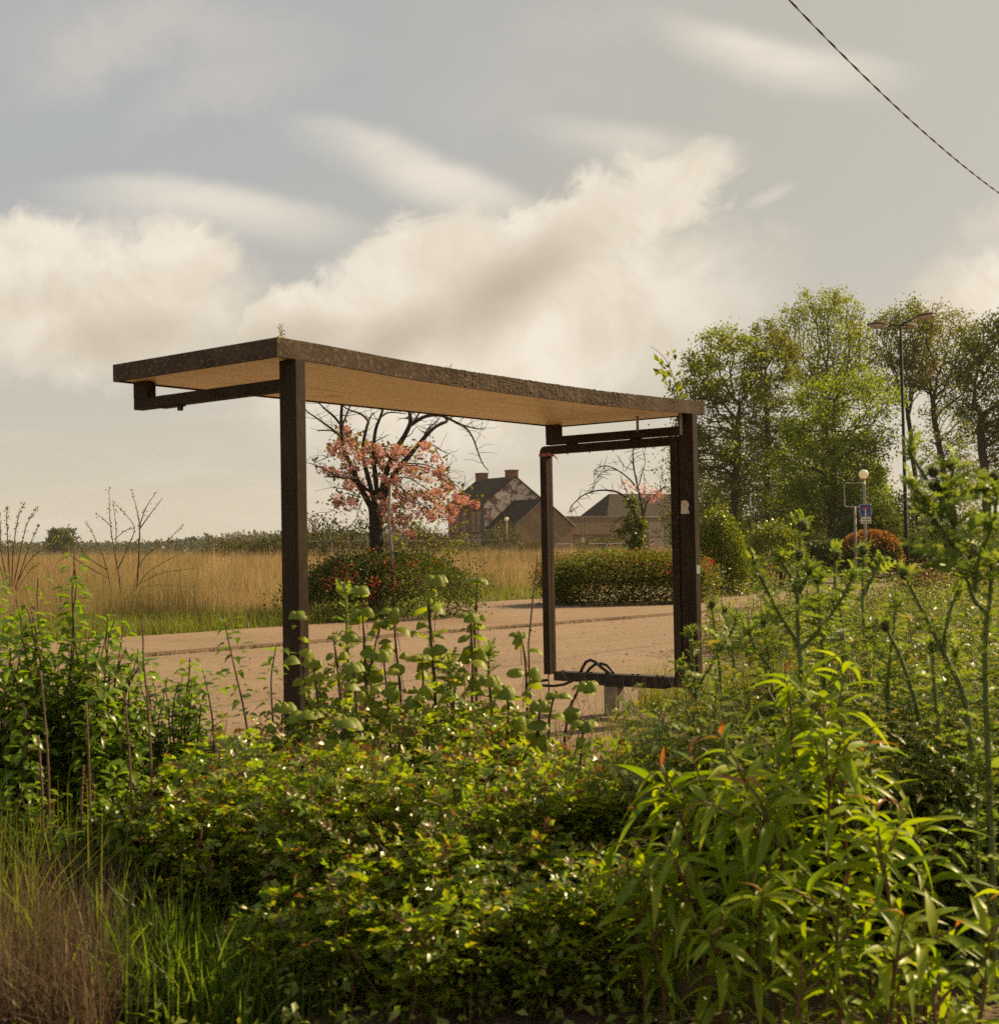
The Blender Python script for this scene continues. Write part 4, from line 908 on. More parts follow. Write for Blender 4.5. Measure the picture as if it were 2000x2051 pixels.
# pruned little cherry seen through the frame
Zt = 33.2
def z3(x, y): return 860+x/3.173, 900+y/3.173
base = atZ(*z3(1340, 700), Zt)
ST = thing('young_cherry', (base[0], base[1], 0), 'thin half dead cherry tree wrapped in ivy behind the hedge', 'tree')
mb = MB()
def br3(pts, r0, r1, dz=0, tw=3, Zz=Zt):
    r0 *= .75; r1 *= .8; tw = int(tw*1.5)
    p = smooth(polyz([z3(*q) for q in pts], Zz, dz), 6); mb.tube(p, np.linspace(r0, r1, len(p)), 6 if r0 > .03 else 4, False)
    for k in range(tw):
        i = rng.integers(len(p)//3, len(p)); d = unit(1)[0]; q = [p[i]]
        for s_ in range(3): d = d+unit(1)[0]*.4; d /= np.linalg.norm(d); q.append(q[-1]+d*.10)
        mb.tube(q, np.linspace(.010, .004, 4), 3, False)
br3([(1335, 850), (1338, 680), (1342, 560), (1345, 470)], .085, .06, 0, 0)
br3([(1345, 480), (1350, 380), (1325, 250), (1300, 130), (1292, 20), (1300, 0)], .045, .012, .3, 8)
br3([(1345, 500), (1365, 400), (1385, 330), (1450, 275), (1500, 230)], .035, .012, -.4, 5)
br3([(1340, 520), (1310, 420), (1270, 330), (1200, 275), (1130, 260), (1050, 265), (980, 290), (930, 330), (895, 370), (893, 405)], .045, .009, -.7, 10)
br3([(1320, 250), (1270, 190), (1190, 130), (1120, 105), (1065, 120), (1045, 160), (1050, 230)], .028, .007, .5, 9)
br3([(1120, 105), (1085, 150), (1045, 215), (1042, 250)], .014, .006, .2, 4); br3([(1190, 130), (1110, 140), (1060, 190)], .014, .006, .2, 4)
br3([(1190, 100), (1165, 60)], .01, .005, 0, 0); br3([(1290, 130), (1240, 110), (1215, 80), (1130, 90)], .012, .005, .2, 2); br3([(1240, 140), (1275, 90), (1330, 40), (1390, 30)], .012, .005, .2, 3); br3([(1330, 230), (1350, 150), (1370, 80), (1365, 40)], .02, .006, .2, 4); br3([(1360, 350), (1368, 230), (1355, 120)], .02, .006, -.2, 2)
br3([(1270, 330), (1240, 240), (1210, 160)], .02, .008, .2, 1); br3([(1165, 265), (1160, 215)], .012, .007, 0, 0); br3([(1340, 540), (1290, 620), (1240, 560), (1180, 490)], .02, .006, -.3, 3); br3([(1330, 480), (1250, 430), (1170, 470), (1140, 540)], .016, .005, .4, 3)
part(mb, 'trunk', M['bark'], ST, True)
pk = [(1270, 265), (1290, 250), (1340, 240), (1370, 250), (1400, 250), (1430, 265), (1460, 275), (1485, 290), (1410, 280), (1440, 290), (1420, 315), (1380, 290), (1350, 270), (1225, 225), (1272, 215), (1455, 300), (1470, 285), (1415, 325)]
cen = [atZ(*z3(x_, y_), Zt-.2+rng.normal(0, .3)) for x_, y_ in pk]
mb = MB(); blobs_of(mb, cen, .09, 22, .05); part(mb, 'blossom', L['blossom'], ST)
L['ivy'] = leafmat('ivy leaves', [(0.07, 0.095, 0.016), (0.10, 0.12, 0.02), (0.15, 0.15, 0.03)], .45, (1.5, 1.4, .4), .4, .45)
iv = []
for (x0, y0, x1, y1, sp, n) in [(1345, 640, 1350, 450, 28, 260), (1310, 640, 1290, 320, 40, 520), (1270, 340, 1300, 330, 24, 160), (1250, 520, 1250, 450, 22, 170), (1190, 500, 1230, 560, 30, 120), (1290, 620, 1310, 560, 40, 180), (1370, 500, 1365, 460, 20, 60)]:
    for _ in range(n): u = rng.random(); iv.append(atZ(*z3(x0+(x1-x0)*u+rng.normal(0, sp*.6), y0+(y1-y0)*u+rng.normal(0, sp*.6)), Zt-.1+rng.normal(0, .12)))
iv = np.array(iv); mb = MB(); scatter(mb, [T_QUAD], iv, unit(len(iv))-[0, 0, .4], unit(len(iv))+[0, -.5, .3], rng.uniform(.05, .11, len(iv))); part(mb, 'ivy', L['ivy'], ST)

# ------------------------------------------------------------------ saplings in the field and beside the cherry
L['bud'] = leafmat('opening buds', [(0.16, 0.15, 0.03), (0.20, 0.18, 0.04), (0.12, 0.13, 0.025)], .5, (1.3, 1.3, .4), .5, .3)
def sapling(name, base, shoots, label, Z, leaf_n=.045, r0=.016, group=None, mat='bud', dens=34, bend=.4, bark='twig'):
    root = thing(name, (base[0], base[1], float(hgt(base[0], base[1]))), label, 'sapling', group)
    mb = MB(); ml = MB(); LP = []
    for (pts, r) in shoots:
        p = polyz(pts, Z, rng.normal(0, .3)); p[0] = [p[0][0], p[0][1], max(p[0][2], -.02)]; p = smooth(p, 6)
        mb.tube(p, np.linspace(r, .004, len(p)), 5, False)
        segs = np.linalg.norm(np.diff(p, axis=0), axis=1); Ls = segs.sum()
        for k in range(int(Ls*dens)):
            u = rng.uniform(.35, 1)*(len(p)-1); i = min(int(u), len(p)-2); LP.append(p[i]+(p[i+1]-p[i])*(u-i)+rng.normal(0, .02, 3))
    part(mb, 'stem', M[bark], root, True)
    LP = np.array(LP); scatter(ml, [T_QUAD], LP, unit(len(LP))+[0, 0, .5], unit(len(LP)), leaf_n*rng.uniform(.5, 1.3, len(LP))); part(ml, 'leaves', L[mat], root)
def z6(x, y): return x/2.975, 940+y/2.975
def P6(l): return [z6(*q) for q in l]
sapling('field_sapling', ground(262, 1239), [(P6(q), r) for q, r in [
    ([(770, 885), (815, 690), (830, 450), (830, 330), (815, 240), (780, 115)], .026), ([(830, 340), (870, 230), (930, 135)], .014), ([(835, 350), (900, 260), (970, 170)], .014),
    ([(715, 885), (715, 680), (680, 480), (655, 300), (650, 100)], .022), ([(700, 600), (760, 470), (800, 350), (740, 260), (680, 200)], .014), ([(672, 870), (640, 600), (560, 400), (510, 310)], .018), ([(640, 600), (520, 520), (440, 400), (400, 330)], .014), ([(660, 340), (610, 290), (565, 262)], .010),
    ([(720, 800), (800, 720), (900, 600), (1120, 480)], .014), ([(810, 760), (870, 700), (1000, 690), (1200, 710)], .012), ([(800, 700), (960, 620), (1160, 590)], .012), ([(720, 850), (780, 760), (850, 540), (1000, 420), (1090, 335)], .012), ([(820, 880), (900, 790), (980, 700)], .010), ([(650, 650), (520, 580), (400, 500), (370, 450)], .012), ([(680, 420), (740, 370), (790, 350)], .01), ([(690, 480), (690, 330), (670, 180)], .012)]],
    'bare twiggy sapling with tiny opening buds standing in the dry field', 29.3, .04, group='field saplings', dens=26)
sapling('field_sapling', ground(25, 1225), [(P6(q), r) for q, r in [
    ([(60, 700), (50, 500), (40, 300), (45, 215)], .02), ([(70, 700), (80, 480), (110, 280), (150, 190)], .018), ([(80, 700), (120, 500), (160, 330), (225, 225)], .018), ([(90, 720), (140, 560), (190, 420), (235, 330)], .016), ([(50, 700), (10, 500), (0, 310), (-20, 260)], .018), ([(90, 700), (180, 540), (300, 450), (340, 400)], .012), ([(40, 700), (-30, 480), (-60, 330)], .014), ([(100, 720), (180, 600), (240, 560)], .01)]],
    'leafier bushy sapling at the left edge of the field', 30, .05, group='field saplings', dens=42)
sapling('willow_sapling', ground(845, 1225), [([zz2(*a_) for a_ in q], r) for q, r in [
    ([(1060, 1520), (1040, 1300), (1010, 1150), (990, 1060)], .016), ([(1080, 1500), (1160, 1350), (1260, 1200), (1350, 1130), (1460, 1080)], .018), ([(1080, 1480), (1130, 1300), (1180, 1150), (1250, 1060)], .014), ([(1090, 1500), (1200, 1420), (1300, 1330), (1440, 1180)], .015), ([(1070, 1500), (1080, 1300), (1060, 1120), (1080, 1040)], .014), ([(1040, 1500), (980, 1340), (900, 1240), (840, 1200)], .012), ([(1100, 1500), (1230, 1380), (1330, 1250)], .012), ([(1100, 1520), (1250, 1460), (1380, 1300), (1400, 1200)], .012)]],
    'leaning yellow green willow sapling right of the cherry tree', 29.5, .055, mat='lime', dens=44)

# ------------------------------------------------------------------ brick house and farm buildings
def bricks(name, c1, c2, mortar, scale=3.2, white=None):
    m, N, out = newmat(name); tcn = N.new('ShaderNodeTexCoord').outputs['Object']
    sp = N.new('ShaderNodeSeparateXYZ'); N.l.new(tcn, sp.inputs[0]); cb = N.new('ShaderNodeCombineXYZ'); N.set(cb.inputs[0], N.math('ADD', sp.outputs[0], sp.outputs[1])); N.set(cb.inputs[1], sp.outputs[2])
    br = N.new('ShaderNodeTexBrick'); N.l.new(cb.outputs[0], br.inputs['Vector']); br.inputs['Scale'].default_value = scale
    br.inputs['Color1'].default_value = (*c1, 1); br.inputs['Color2'].default_value = (*c2, 1); br.inputs['Mortar'].default_value = (*mortar, 1); br.inputs['Mortar Size'].default_value = .015
    colr = N.mix(N.ss(N.noise(tcn, .9, 5, .6), .4, .7, 0, .45), br.outputs[0], tuple(x*.55 for x in c1))
    if white:
        sc2 = N.new('ShaderNodeMapping'); N.l.new(tcn, sc2.inputs[0]); sc2.inputs['Scale'].default_value = (1, 1, 1.3)
        nn = N.math('ADD', N.math('MULTIPLY', N.noise(sc2.outputs[0], 1.1, 6, .72), .75), N.math('MULTIPLY', N.noise(tcn, .22, 3), .25))
        colr = N.mix(N.ss(nn, .455, .52), colr, white)
    pb = N.new('ShaderNodeBsdfPrincipled'); N.set(pb.inputs['Base Color'], colr); pb.inputs['Roughness'].default_value = .95; pb.inputs['Specular IOR Level'].default_value = .15; N.l.new(pb.outputs[0], out.inputs[0]); return m
M['brick'] = bricks('soot red brick', (0.25, 0.10, 0.062), (0.17, 0.072, 0.047), (0.2, 0.17, 0.14))
M['brick_white'] = bricks('peeling whitewashed brick', (0.19, 0.085, 0.06), (0.14, 0.065, 0.05), (0.2, 0.17, 0.14), white=(0.55, 0.46, 0.395))
M['render_tan'] = surf('tan rendered wall', (0.215, 0.138, 0.078), (0.25, 0.166, 0.096), 5, .95, .2, 12, c3=(0.19, 0.12, 0.068), thr=(.25, .75))
M['slate'] = surf('dark slate roof', (0.026, 0.021, 0.018), (0.045, 0.037, 0.031), 4, .9, .5, 8, c3=(0.055, 0.045, 0.037), spec=.1)
M['slate_brown'] = surf('brown tile roof', (0.034, 0.027, 0.023), (0.055, 0.043, 0.036), 4, .9, .5, 8, spec=.1)
M['stone'] = surf('sill stone', (0.20, 0.165, 0.13), (0.28, 0.235, 0.185), 3, .9)
M['yellow_brick'] = surf('yellow brick arch', (0.28, 0.19, 0.09), (0.36, 0.26, 0.13), 4, .9)
M['board'] = surf('boarded opening', (0.20, 0.15, 0.12), (0.3, 0.24, 0.2), 2, .9)
M['dark_open'] = surf('dark opening', (0.02, 0.018, 0.015), (0.035, 0.03, 0.025), 2, .9)
M['gutter'] = surf('zinc pipe', (0.12, 0.12, 0.11), (0.2, 0.2, 0.19), 4, .6)
M['door_grey'] = surf('grey sheet door', (0.15, 0.13, 0.11), (0.19, 0.165, 0.14), 6, .8, c3=(0.14, 0.10, 0.07))
ZH = 150.0
C0 = atZ(970, 1090, ZH); G0 = float(hgt(C0[0], C0[1]))-.3
HF = np.array([-.574, .819, 0]); HG = np.array([.819, .574, 0])
def HP(v, org=None):
    v = np.asarray(v, float); o = np.array([C0[0], C0[1], 0]) if org is None else org
    return o+v[:, :1]*HF+v[:, 1:2]*HG+v[:, 2:3]*ZUP
HL, HW, EZ, RZ = 7.4, 8.7, 6.75, 9.75
HO = thing('brick_house', (C0[0], C0[1], G0), 'abandoned two storey brick house with a peeling whitewashed gable', 'house')
mb = MB()   # walls: facade, far gable, rear
mb.add(HP([[0, 0, G0], [HL, 0, G0], [HL, 0, EZ], [0, 0, EZ], [HL, HW, G0], [HL, HW, EZ], [HL, HW/2, RZ], [0, HW, G0], [0, HW, EZ]]), [[1, 0, 3, 2], [4, 1, 2, 5], [7, 4, 5, 8]], [[2, 6, 5]])
part(mb, 'wall', M['brick'], HO)
mb = MB(); mb.add(HP([[-.02, 0, G0], [-.02, HW, G0], [-.02, HW, EZ], [-.02, HW/2, RZ], [-.02, 0, EZ]]), [[0, 1, 2, 4]], [[4, 2, 3]]); part(mb, 'gable_wall', M['brick_white'], HO)
mb = MB()
def slab(mb, A_, B_, C_, D_, th, org=None):
    v = np.array([A_, B_, C_, D_], float); n = np.cross(v[1]-v[0], v[3]-v[0]); n /= np.linalg.norm(n); n = n*np.sign(n[2])
    mb.add(HP(np.concatenate([v+n*.02, v+n*(th+.02)]), org), [[0, 1, 2, 3], [4, 5, 6, 7], [0, 1, 5, 4], [1, 2, 6, 5], [2, 3, 7, 6], [3, 0, 4, 7]])
slab(mb, [-.12, -.25, EZ-.17], [HL+.1, -.25, EZ-.17], [HL+.1, HW/2, RZ], [-.12, HW/2, RZ], .14); slab(mb, [-.12, HW+.25, EZ-.17], [HL+.1, HW+.25, EZ-.17], [HL+.1, HW/2, RZ], [-.12, HW/2, RZ], .14)
rf = part(mb, 'roof', M['slate'], HO)
for (a0, a1) in ((.05, 1.25), (HL-1.3, HL-.1)):
    mb = MB(); mb.box((a0, HW/2-.5, RZ-.5), (a1, HW/2+.5, RZ+.75), HP); mb.box((a0-.06, HW/2-.56, RZ+.75), (a1+.06, HW/2+.56, RZ+.87), HP); part(mb, 'chimney', M['brick'], rf)
for (u_, w_, hh) in ((1.6, .35, 1.2), (3.4, .35, 1.2), (5.2, .35, 1.2)):
    mb = MB(); y_ = .95; z_ = EZ-.17+(RZ-EZ)*(y_/(HW/2)); mb.box((u_, y_, z_+.12), (u_+.45, y_+.3, z_+.42), HP); part(mb, 'roof_hook', M['stone'], rf)
mb = MB(); mb.tube(HP([[-.1, -.35, EZ-.1], [HL+.1, -.35, EZ-.1]]), .09, 6); part(mb, 'gutter', M['gutter'], HO)
for hh in (.12, .45):
    mb = MB(); mb.tube(HP([[hh, -.33, EZ-.15], [hh, -.1, EZ-.7], [hh, -.1, G0]]), .06, 6); part(mb, 'downpipe', M['gutter'], HO)
for row, (z0, z1) in enumerate(((3.75, 5.5), (G0+.9, G0+2.4))):
    for a_ in (.75, 1.75, 3.55, 5.15, 6.5):
        w_ = .62
        mb = MB(); mb.box((a_, -.03, z0), (a_+w_, .02, z1), HP)
        wn = part(mb, 'window', M['board'], HO)
        mb = MB(); mb.box((a_-.12, -.05, z1), (a_+w_+.12, .02, z1+.34), HP); part(mb, 'arch', M['yellow_brick'], wn)
        mb = MB(); mb.box((a_-.1, -.12, z0-.16), (a_+w_+.1, .02, z0), HP); part(mb, 'sill', M['stone'], wn)
mb = MB(); mb.box((0.0, -.04, 3.2), (HL, -.0, 3.3), HP); part(mb, 'string_course', M['stone'], HO)
# lower annex in front of the whitewashed gable
AL, AW, AE, AR = 5.4, 7.9, 4.1, 7.0
OA = np.array([C0[0], C0[1], 0])+HG*.35
AN = thing('brick_annex', tuple(OA-HF*2+ZUP*G0), 'low brick annex with slate roof, tan gable and brick arch', 'annex')
mb = MB(); mb.add(HP([[-AL, 0, G0], [-.03, 0, G0], [-.03, 0, AE], [-AL, 0, AE]], OA), [[0, 1, 2, 3]]); part(mb, 'wall', M['brick'], AN)
mb = MB(); mb.add(HP([[-AL-.01, 0, G0], [-AL-.01, AW, G0], [-AL-.01, AW, AE], [-AL-.01, AW/2, AR], [-AL-.01, 0, AE]], OA), [[0, 1, 2, 4]], [[4, 2, 3]])
mb.add(HP([[-AL, AW, G0], [-.03, AW, G0], [-.03, AW, AE], [-AL, AW, AE]], OA), [[0, 1, 2, 3]]); part(mb, 'gable_wall', M['render_tan'], AN)
mb = MB(); slab(mb, [-AL-.1, -.25, AE-.18], [-.04, -.25, AE-.18], [-.04, AW/2, AR], [-AL-.1, AW/2, AR], .12, OA); slab(mb, [-AL-.1, AW+.25, AE-.18], [-.04, AW+.25, AE-.18], [-.04, AW/2, AR], [-AL-.1, AW/2, AR], .12, OA); part(mb, 'roof', M['slate'], AN)
mb = MB(); mb.tube(HP([[-AL-.16, -.3, AE-.1], [-AL-.16, AW/2, AR+.12], [-AL-.16, AW+.3, AE-.1]], OA), .05, 5); part(mb, 'verge_trim', M['stone'], AN)
mb = MB(); cx_, cz_ = -2.0, G0+1.3; aa = np.linspace(0, PI, 15); o1 = [(cx_+1.35*math.cos(u), cz_+1.35*math.sin(u)) for u in aa]; i1 = [(cx_+1.0*math.cos(u), cz_+1.0*math.sin(u)) for u in aa]
v = [[p[0], -.08, p[1]] for p in o1]+[[p[0], -.08, p[1]] for p in i1]+[[p[0], .02, p[1]] for p in o1]+[[p[0], .02, p[1]] for p in i1]
mb.add(HP(v, OA), [[k, k+1, 16+k, 15+k] for k in range(14)]+[[30+k, 31+k, k+1, k] for k in range(14)]+[[15+k, 16+k, 46+k, 45+k] for k in range(14)]); part(mb, 'arch', M['yellow_brick'], AN)
mb = MB(); v = [[p[0], -.02, p[1]] for p in i1]+[[cx_-1, -.02, G0], [cx_+1, -.02, G0]]; mb.add(HP(v, OA), None, [[16, k, k+1] for k in range(14)]+[[15, 16, 14]]); part(mb, 'doorway', M['dark_open'], AN)
mb = MB(); mb.box((-AL, -.05, AE-.45), (-.05, -.01, AE-.25), lambda v: HP(v, OA)); part(mb, 'string_course', M['stone'], AN)
# yard wall
w0 = atZ(1095, 1035, 149); w1 = atZ(1300, 1035, 158); zt = ptop(1200, 1036, 153)
def wall_box(mb, P, Q, z0, z1, th, off=0.0):
    d = (Q-P)*[1, 1, 0]; d /= np.linalg.norm(d); n = np.array([d[1], -d[0], 0]); a0 = P*[1, 1, 0]+n*off; a1 = Q*[1, 1, 0]+n*off
    v = [a0, a1, a1-n*th, a0-n*th]; mb.add(np.array([x+ZUP*z0 for x in v]+[x+ZUP*z1 for x in v]), [[0, 3, 2, 1], [4, 5, 6, 7], [0, 1, 5, 4], [1, 2, 6, 5], [2, 3, 7, 6], [3, 0, 4, 7]])
YW = thing('yard_wall', (w0[0], w0[1], G0), 'long tan rendered yard wall with a low parapet between annex and barn', 'wall')
mb = MB(); wall_box(mb, w0, w1, G0-.3, zt, .4); part(mb, 'wall', M['render_tan'], YW)
mb = MB(); wall_box(mb, w0, w1, zt, zt+.14, .5, .06); part(mb, 'coping', M['stone'], YW)
mb = MB(); dd = (w1-w0)
for f0, f1, za, zb in ((.0, .62, 3.05, 3.13), (.08, .085, 1.5, 3.05), (.24, .25, 1.5, 3.05)): wall_box(mb, w0+dd*f0, w0+dd*f1, za, zb, .05, .045)
part(mb, 'frame_marks', M['brick'], YW)
mb = MB(); wall_box(mb, w0+dd*.06, w0+dd*.24, G0, 2.75, .06, .05); part(mb, 'door', M['board'], YW)
mb = MB(); q = w0+dd*.36; mb.tube([(q[0]+.0, q[1]-.25, G0), (q[0], q[1]-.25, zt)], .06, 6); part(mb, 'downpipe', M['gutter'], YW)
# barn behind
BB0, BB1 = atZ(1214, 1035, 166), atZ(1420, 1035, 172); be, brz = ptop(1300, 1037, 168), ptop(1320, 990, 172)
dB = (BB1-BB0)*[1, 1, 0]; lB = np.linalg.norm(dB); dB /= lB; nB_ = np.array([-dB[1], dB[0], 0])
BA = thing('barn', tuple(BB0*[1, 1, 0]+ZUP*G0), 'barn with a broad brown tiled roof behind the young cherry', 'barn')
def BP(v): v = np.asarray(v, float); return BB0*[1, 1, 0]+v[:, :1]*dB+v[:, 1:2]*nB_+v[:, 2:3]*ZUP
mb = MB(); mb.add(BP([[0, 0, G0], [lB, 0, G0], [lB, 0, be], [0, 0, be], [0, 8, G0], [0, 8, be], [0, 4, brz], [lB, 8, G0], [lB, 8, be], [lB, 4, brz]]), [[0, 1, 2, 3], [4, 0, 3, 5], [1, 7, 8, 2]], [[2, 8, 9]]); part(mb, 'wall', M['render_tan'], BA)
def slabB(mb, vs, th):
    v = np.array(vs, float); n = np.cross(v[1]-v[0], v[3]-v[0]); n /= np.linalg.norm(n); n *= np.sign(n[2]); mb.add(BP(np.concatenate([v+n*.02, v+n*th])), [[0, 1, 2, 3], [4, 5, 6, 7], [0, 1, 5, 4], [1, 2, 6, 5], [2, 3, 7, 6], [3, 0, 4, 7]])
mb = MB(); hip = 2.6; slabB(mb, [[-.2, -.3, be-.2], [lB+.2, -.3, be-.2], [lB+.2, 4, brz], [hip, 4, brz]], .15); slabB(mb, [[-.2, 8.3, be-.2], [lB+.2, 8.3, be-.2], [lB+.2, 4, brz], [hip, 4, brz]], .15); slabB(mb, [[-.2, 8.3, be-.25], [-.2, -.3, be-.25], [hip, 3.99, brz-.03], [hip, 4.01, brz-.03]], .15); part(mb, 'roof', M['slate_brown'], BA)
# grey garage doors, nearer
g0, g1 = atZ(1293, 1060, 146), atZ(1372, 1060, 150); zt2 = ptop(1330, 1037, 148)
GA = thing('garage', (g0[0], g0[1], G0), 'flat garage front with rusty grey sheet doors behind the hedge', 'garage')
mb = MB(); wall_box(mb, g0, g1, G0-.3, zt2, 3.0); part(mb, 'wall', M['render_tan'], GA)
gd = g1-g0
mb = MB(); wall_box(mb, g0-gd*.02, g1+gd*.02, zt2, zt2+.18, 3.2, .1); part(mb, 'coping', M['stone'], GA)
for f0, f1 in ((.06, .45), (.47, .86)):
    mb = MB(); wall_box(mb, g0+gd*f0, g0+gd*f1, G0, 2.55, .05, .06); d_ = part(mb, 'door', M['door_grey'], GA)
    mb = MB(); wall_box(mb, g0+gd*f0, g0+gd*f1, 2.62, zt2-.5, .05, .06); part(mb, 'fanlight_panel', M['door_grey'], GA)
M['rust'] = surf('rust', (0.11, 0.05, 0.025), (0.18, 0.09, 0.045), 3, .95)
mb = MB(); q = g0+gd*.24
gdn = gd/np.linalg.norm(gd); gn = np.array([gdn[1], -gdn[0], 0])
mb.add([q*[1, 1, 0]+gn*.066+gdn*.75*math.cos(u)*rng.uniform(.7, 1.1)+ZUP*(3.25+.28*math.sin(u)*rng.uniform(.6, 1.2)) for u in np.linspace(0, 2*PI, 19)[:-1]], None, [[0, k, k+1] for k in range(1, 17)])
part(mb, 'rust_patch', M['rust'], GA)
# striped warning post
M['white_p'] = surf('white paint', (0.6, 0.55, 0.48), (0.7, 0.65, 0.58), 9, .7); M['red_p'] = surf('red paint', (0.42, 0.08, 0.05), (0.5, 0.12, 0.07), 9, .7)
q = atZ(1306, 1095, 120); z1_ = ptop(1306, 1081, 120); g_ = float(hgt(q[0], q[1]))
SPo = thing('warning_board', (q[0], q[1], g_), 'red and white striped warning board in front of the grey doors', 'warning board')
mb = MB(); mb.box((q[0]-.16, q[1]-.03, g_-.1), (q[0]+.16, q[1], z1_)); part(mb, 'board', M['white_p'], SPo)
for k in range(4):
    zb = g_+.25+k*.44; mb = MB(); mb.add([[q[0]-.16, q[1]-.035, zb], [q[0]+.16, q[1]-.035, zb+.2], [q[0]+.16, q[1]-.035, zb+.42], [q[0]-.16, q[1]-.035, zb+.22]], [[0, 1, 2, 3]])
    mb.add([[q[0]-.16, q[1]-.031, zb], [q[0]+.16, q[1]-.031, zb+.2], [q[0]+.16, q[1]-.031, zb+.42], [q[0]-.16, q[1]-.031, zb+.22]], [[0, 1, 2, 3]]); part(mb, 'stripe', M['red_p'], SPo)
# street barriers
def barrier(px, Z, wpx, ptopy, label):
    a_, b_ = atZ(px, 1090, Z), atZ(px+wpx, 1090, Z+.6); g_ = float(hgt(a_[0], a_[1])); zt = ptop(px, ptopy, Z)
    root = thing('street_barrier', (a_[0], a_[1], g_), label, 'barrier', 'street barriers')
    d = b_-a_; mb = MB(); up = lambda p, z: np.array([p[0], p[1], z])
    mb.tube([up(a_, g_), up(a_, zt-.1), up(a_+d*.04, zt), up(b_-d*.04, zt), up(b_, zt-.1), up(b_, g_)], .04, 6); part(mb, 'frame', M['galv'], root)
    mb = MB(); mb.tube([up(a_, g_+.25), up(b_, g_+.25)], .03, 5); part(mb, 'lower_rail', M['galv'], root)
    for k in range(1, 6): mb = MB(); mb.tube([up(a_+d*k/6, g_+.25), up(a_+d*k/6, zt)], .018, 4); part(mb, 'bar', M['galv'], root)
barrier(1112, 104, 33, 1090, 'steel street barrier beside the white panel against the tan wall')
barrier(1178, 106, 36, 1089, 'steel street barrier in the middle of the yard wall')
barrier(1216, 107, 35, 1089, 'steel street barrier nearest the ivy covered tree')
# small lamps and pole in front of the house
M['globe'] = leafmat('milky globe', [(0.75, 0.66, 0.40)], .45, (1, .95, .85), .3, .5); M['globe_y'] = leafmat('yellowed globe', [(0.72, 0.58, 0.22)], .45, (1, .95, .8), .3, .5)
def globe_lamp(px, py, Z, rpx, label, mat, pole='galv_warm', pr=.05):
    c_ = atZ(px, py, Z); r_ = rpx/F*Z; g_ = float(hgt(c_[0], c_[1]))
    root = thing('globe_lamp', (c_[0], c_[1], g_), label, 'street lamp', 'globe lamps')
    mb = MB(); mb.tube([(c_[0], c_[1], g_-.1), (c_[0], c_[1], c_[2]-r_*1.1)], pr, 10); part(mb, 'pole', M[pole], root, True)
    mb = MB(); mb.tube([(c_[0], c_[1], c_[2]-r_*1.25), (c_[0], c_[1], c_[2]-r_*.9)], r_*.42, 10); part(mb, 'collar', M['galv_warm'], root, True)
    mb = MB(); mb.sphere(c_, r_, 24, 14); part(mb, 'globe', M[mat], root, True)
    return root, c_
globe_lamp(1014.3, 1039.7, 125, 4.3, 'yellowed globe lamp in front of the annex roof', 'globe_y')
GL, gc = globe_lamp(1729, 950, 44.6, 9.6, 'milky white globe lamp above the blue road sign', 'globe')
q = atZ(1167, 1090, 116); mb = MB(); g_ = float(hgt(q[0], q[1])); mb.tube([(q[0], q[1], g_), (q[0], q[1], ptop(1167, 1036, 116))], .05, 6)
mp_ = thing('thin_pole', (q[0], q[1], g_), 'thin grey pole in front of the yard wall', 'pole'); part(mb, 'pole', M['gutter'], mp_); mb = MB(); mb.box((q[0]-.12, q[1]-.06, 2.0), (q[0]+.12, q[1]-.052, 2.4)); part(mb, 'plate', M['white_p'], mp_)

# ------------------------------------------------------------------ empty sign frame, blue sign, lamp post, cable
Zs = 44.3; pb_ = atZ(1713, 1090, Zs)
SF = thing('empty_sign_holder', (pb_[0], pb_[1], 0), 'empty rectangular tube sign frame on a grey post', 'sign holder')
mb = MB(); zt = ptop(1710, 1015, Zs); mb.tube([(pb_[0], pb_[1], -.1), (pb_[0], pb_[1], zt)], .042, 10); part(mb, 'post', M['galv_warm'], SF, True)
x0, x1 = atZ(1690.5, 1000, Zs)[0], atZ(1732.5, 1000, Zs)[0]; zb_, zt_ = zt, ptop(1711, 967.5, Zs); y_ = Zs; rr = .07
loop = [(x0, zb_+rr), (x0, zt_-rr), (x0+.02, zt_-.02), (x0+rr, zt_), (x1-rr, zt_), (x1-.02, zt_-.02), (x1, zt_-rr), (x1, zb_+rr), (x1-.02, zb_+.02), (x1-rr, zb_), (x0+rr, zb_), (x0+.02, zb_+.02), (x0, zb_+rr)]
mb = MB(); mb.tube([(a_, y_-.01, z_) for a_, z_ in loop], .018, 8, False); part(mb, 'loop', M['galv'], SF, True)
Zg = 43.95; c_ = atZ(1732.6, 1022.5, Zg); w_, h_ = S(22.4, Zg)/2, S(25.4, Zg)/2
RS = thing('road_sign', (c_[0], Zg, c_[2]-h_-.3), 'blue dead end road sign with a white text plate below', 'road sign')
def rrect(w, h, r, n=5):
    o = []
    for (sx_, sz_, a0) in ((1, 1, 0), (-1, 1, PI/2), (-1, -1, PI), (1, -1, 3*PI/2)):
        for u in np.linspace(0, PI/2, n): o.append((sx_*(w-r)+r*math.cos(a0+u), sz_*(h-r)+r*math.sin(a0+u)))
    return o
def plate(poly, cx, cz, y, th, name, mat, root):
    n = len(poly); mb = MB(); v = [(cx+p[0], y, cz+p[1]) for p in poly]+[(cx+p[0], y+th, cz+p[1]) for p in poly]
    mb.add(v, [[k, n+k, n+(k+1) % n, (k+1) % n] for k in range(n)], [[0, k, k+1] for k in range(1, n-1)]+[[n, n+k+1, n+k] for k in range(1, n-1)]); return part(mb, name, mat, root)
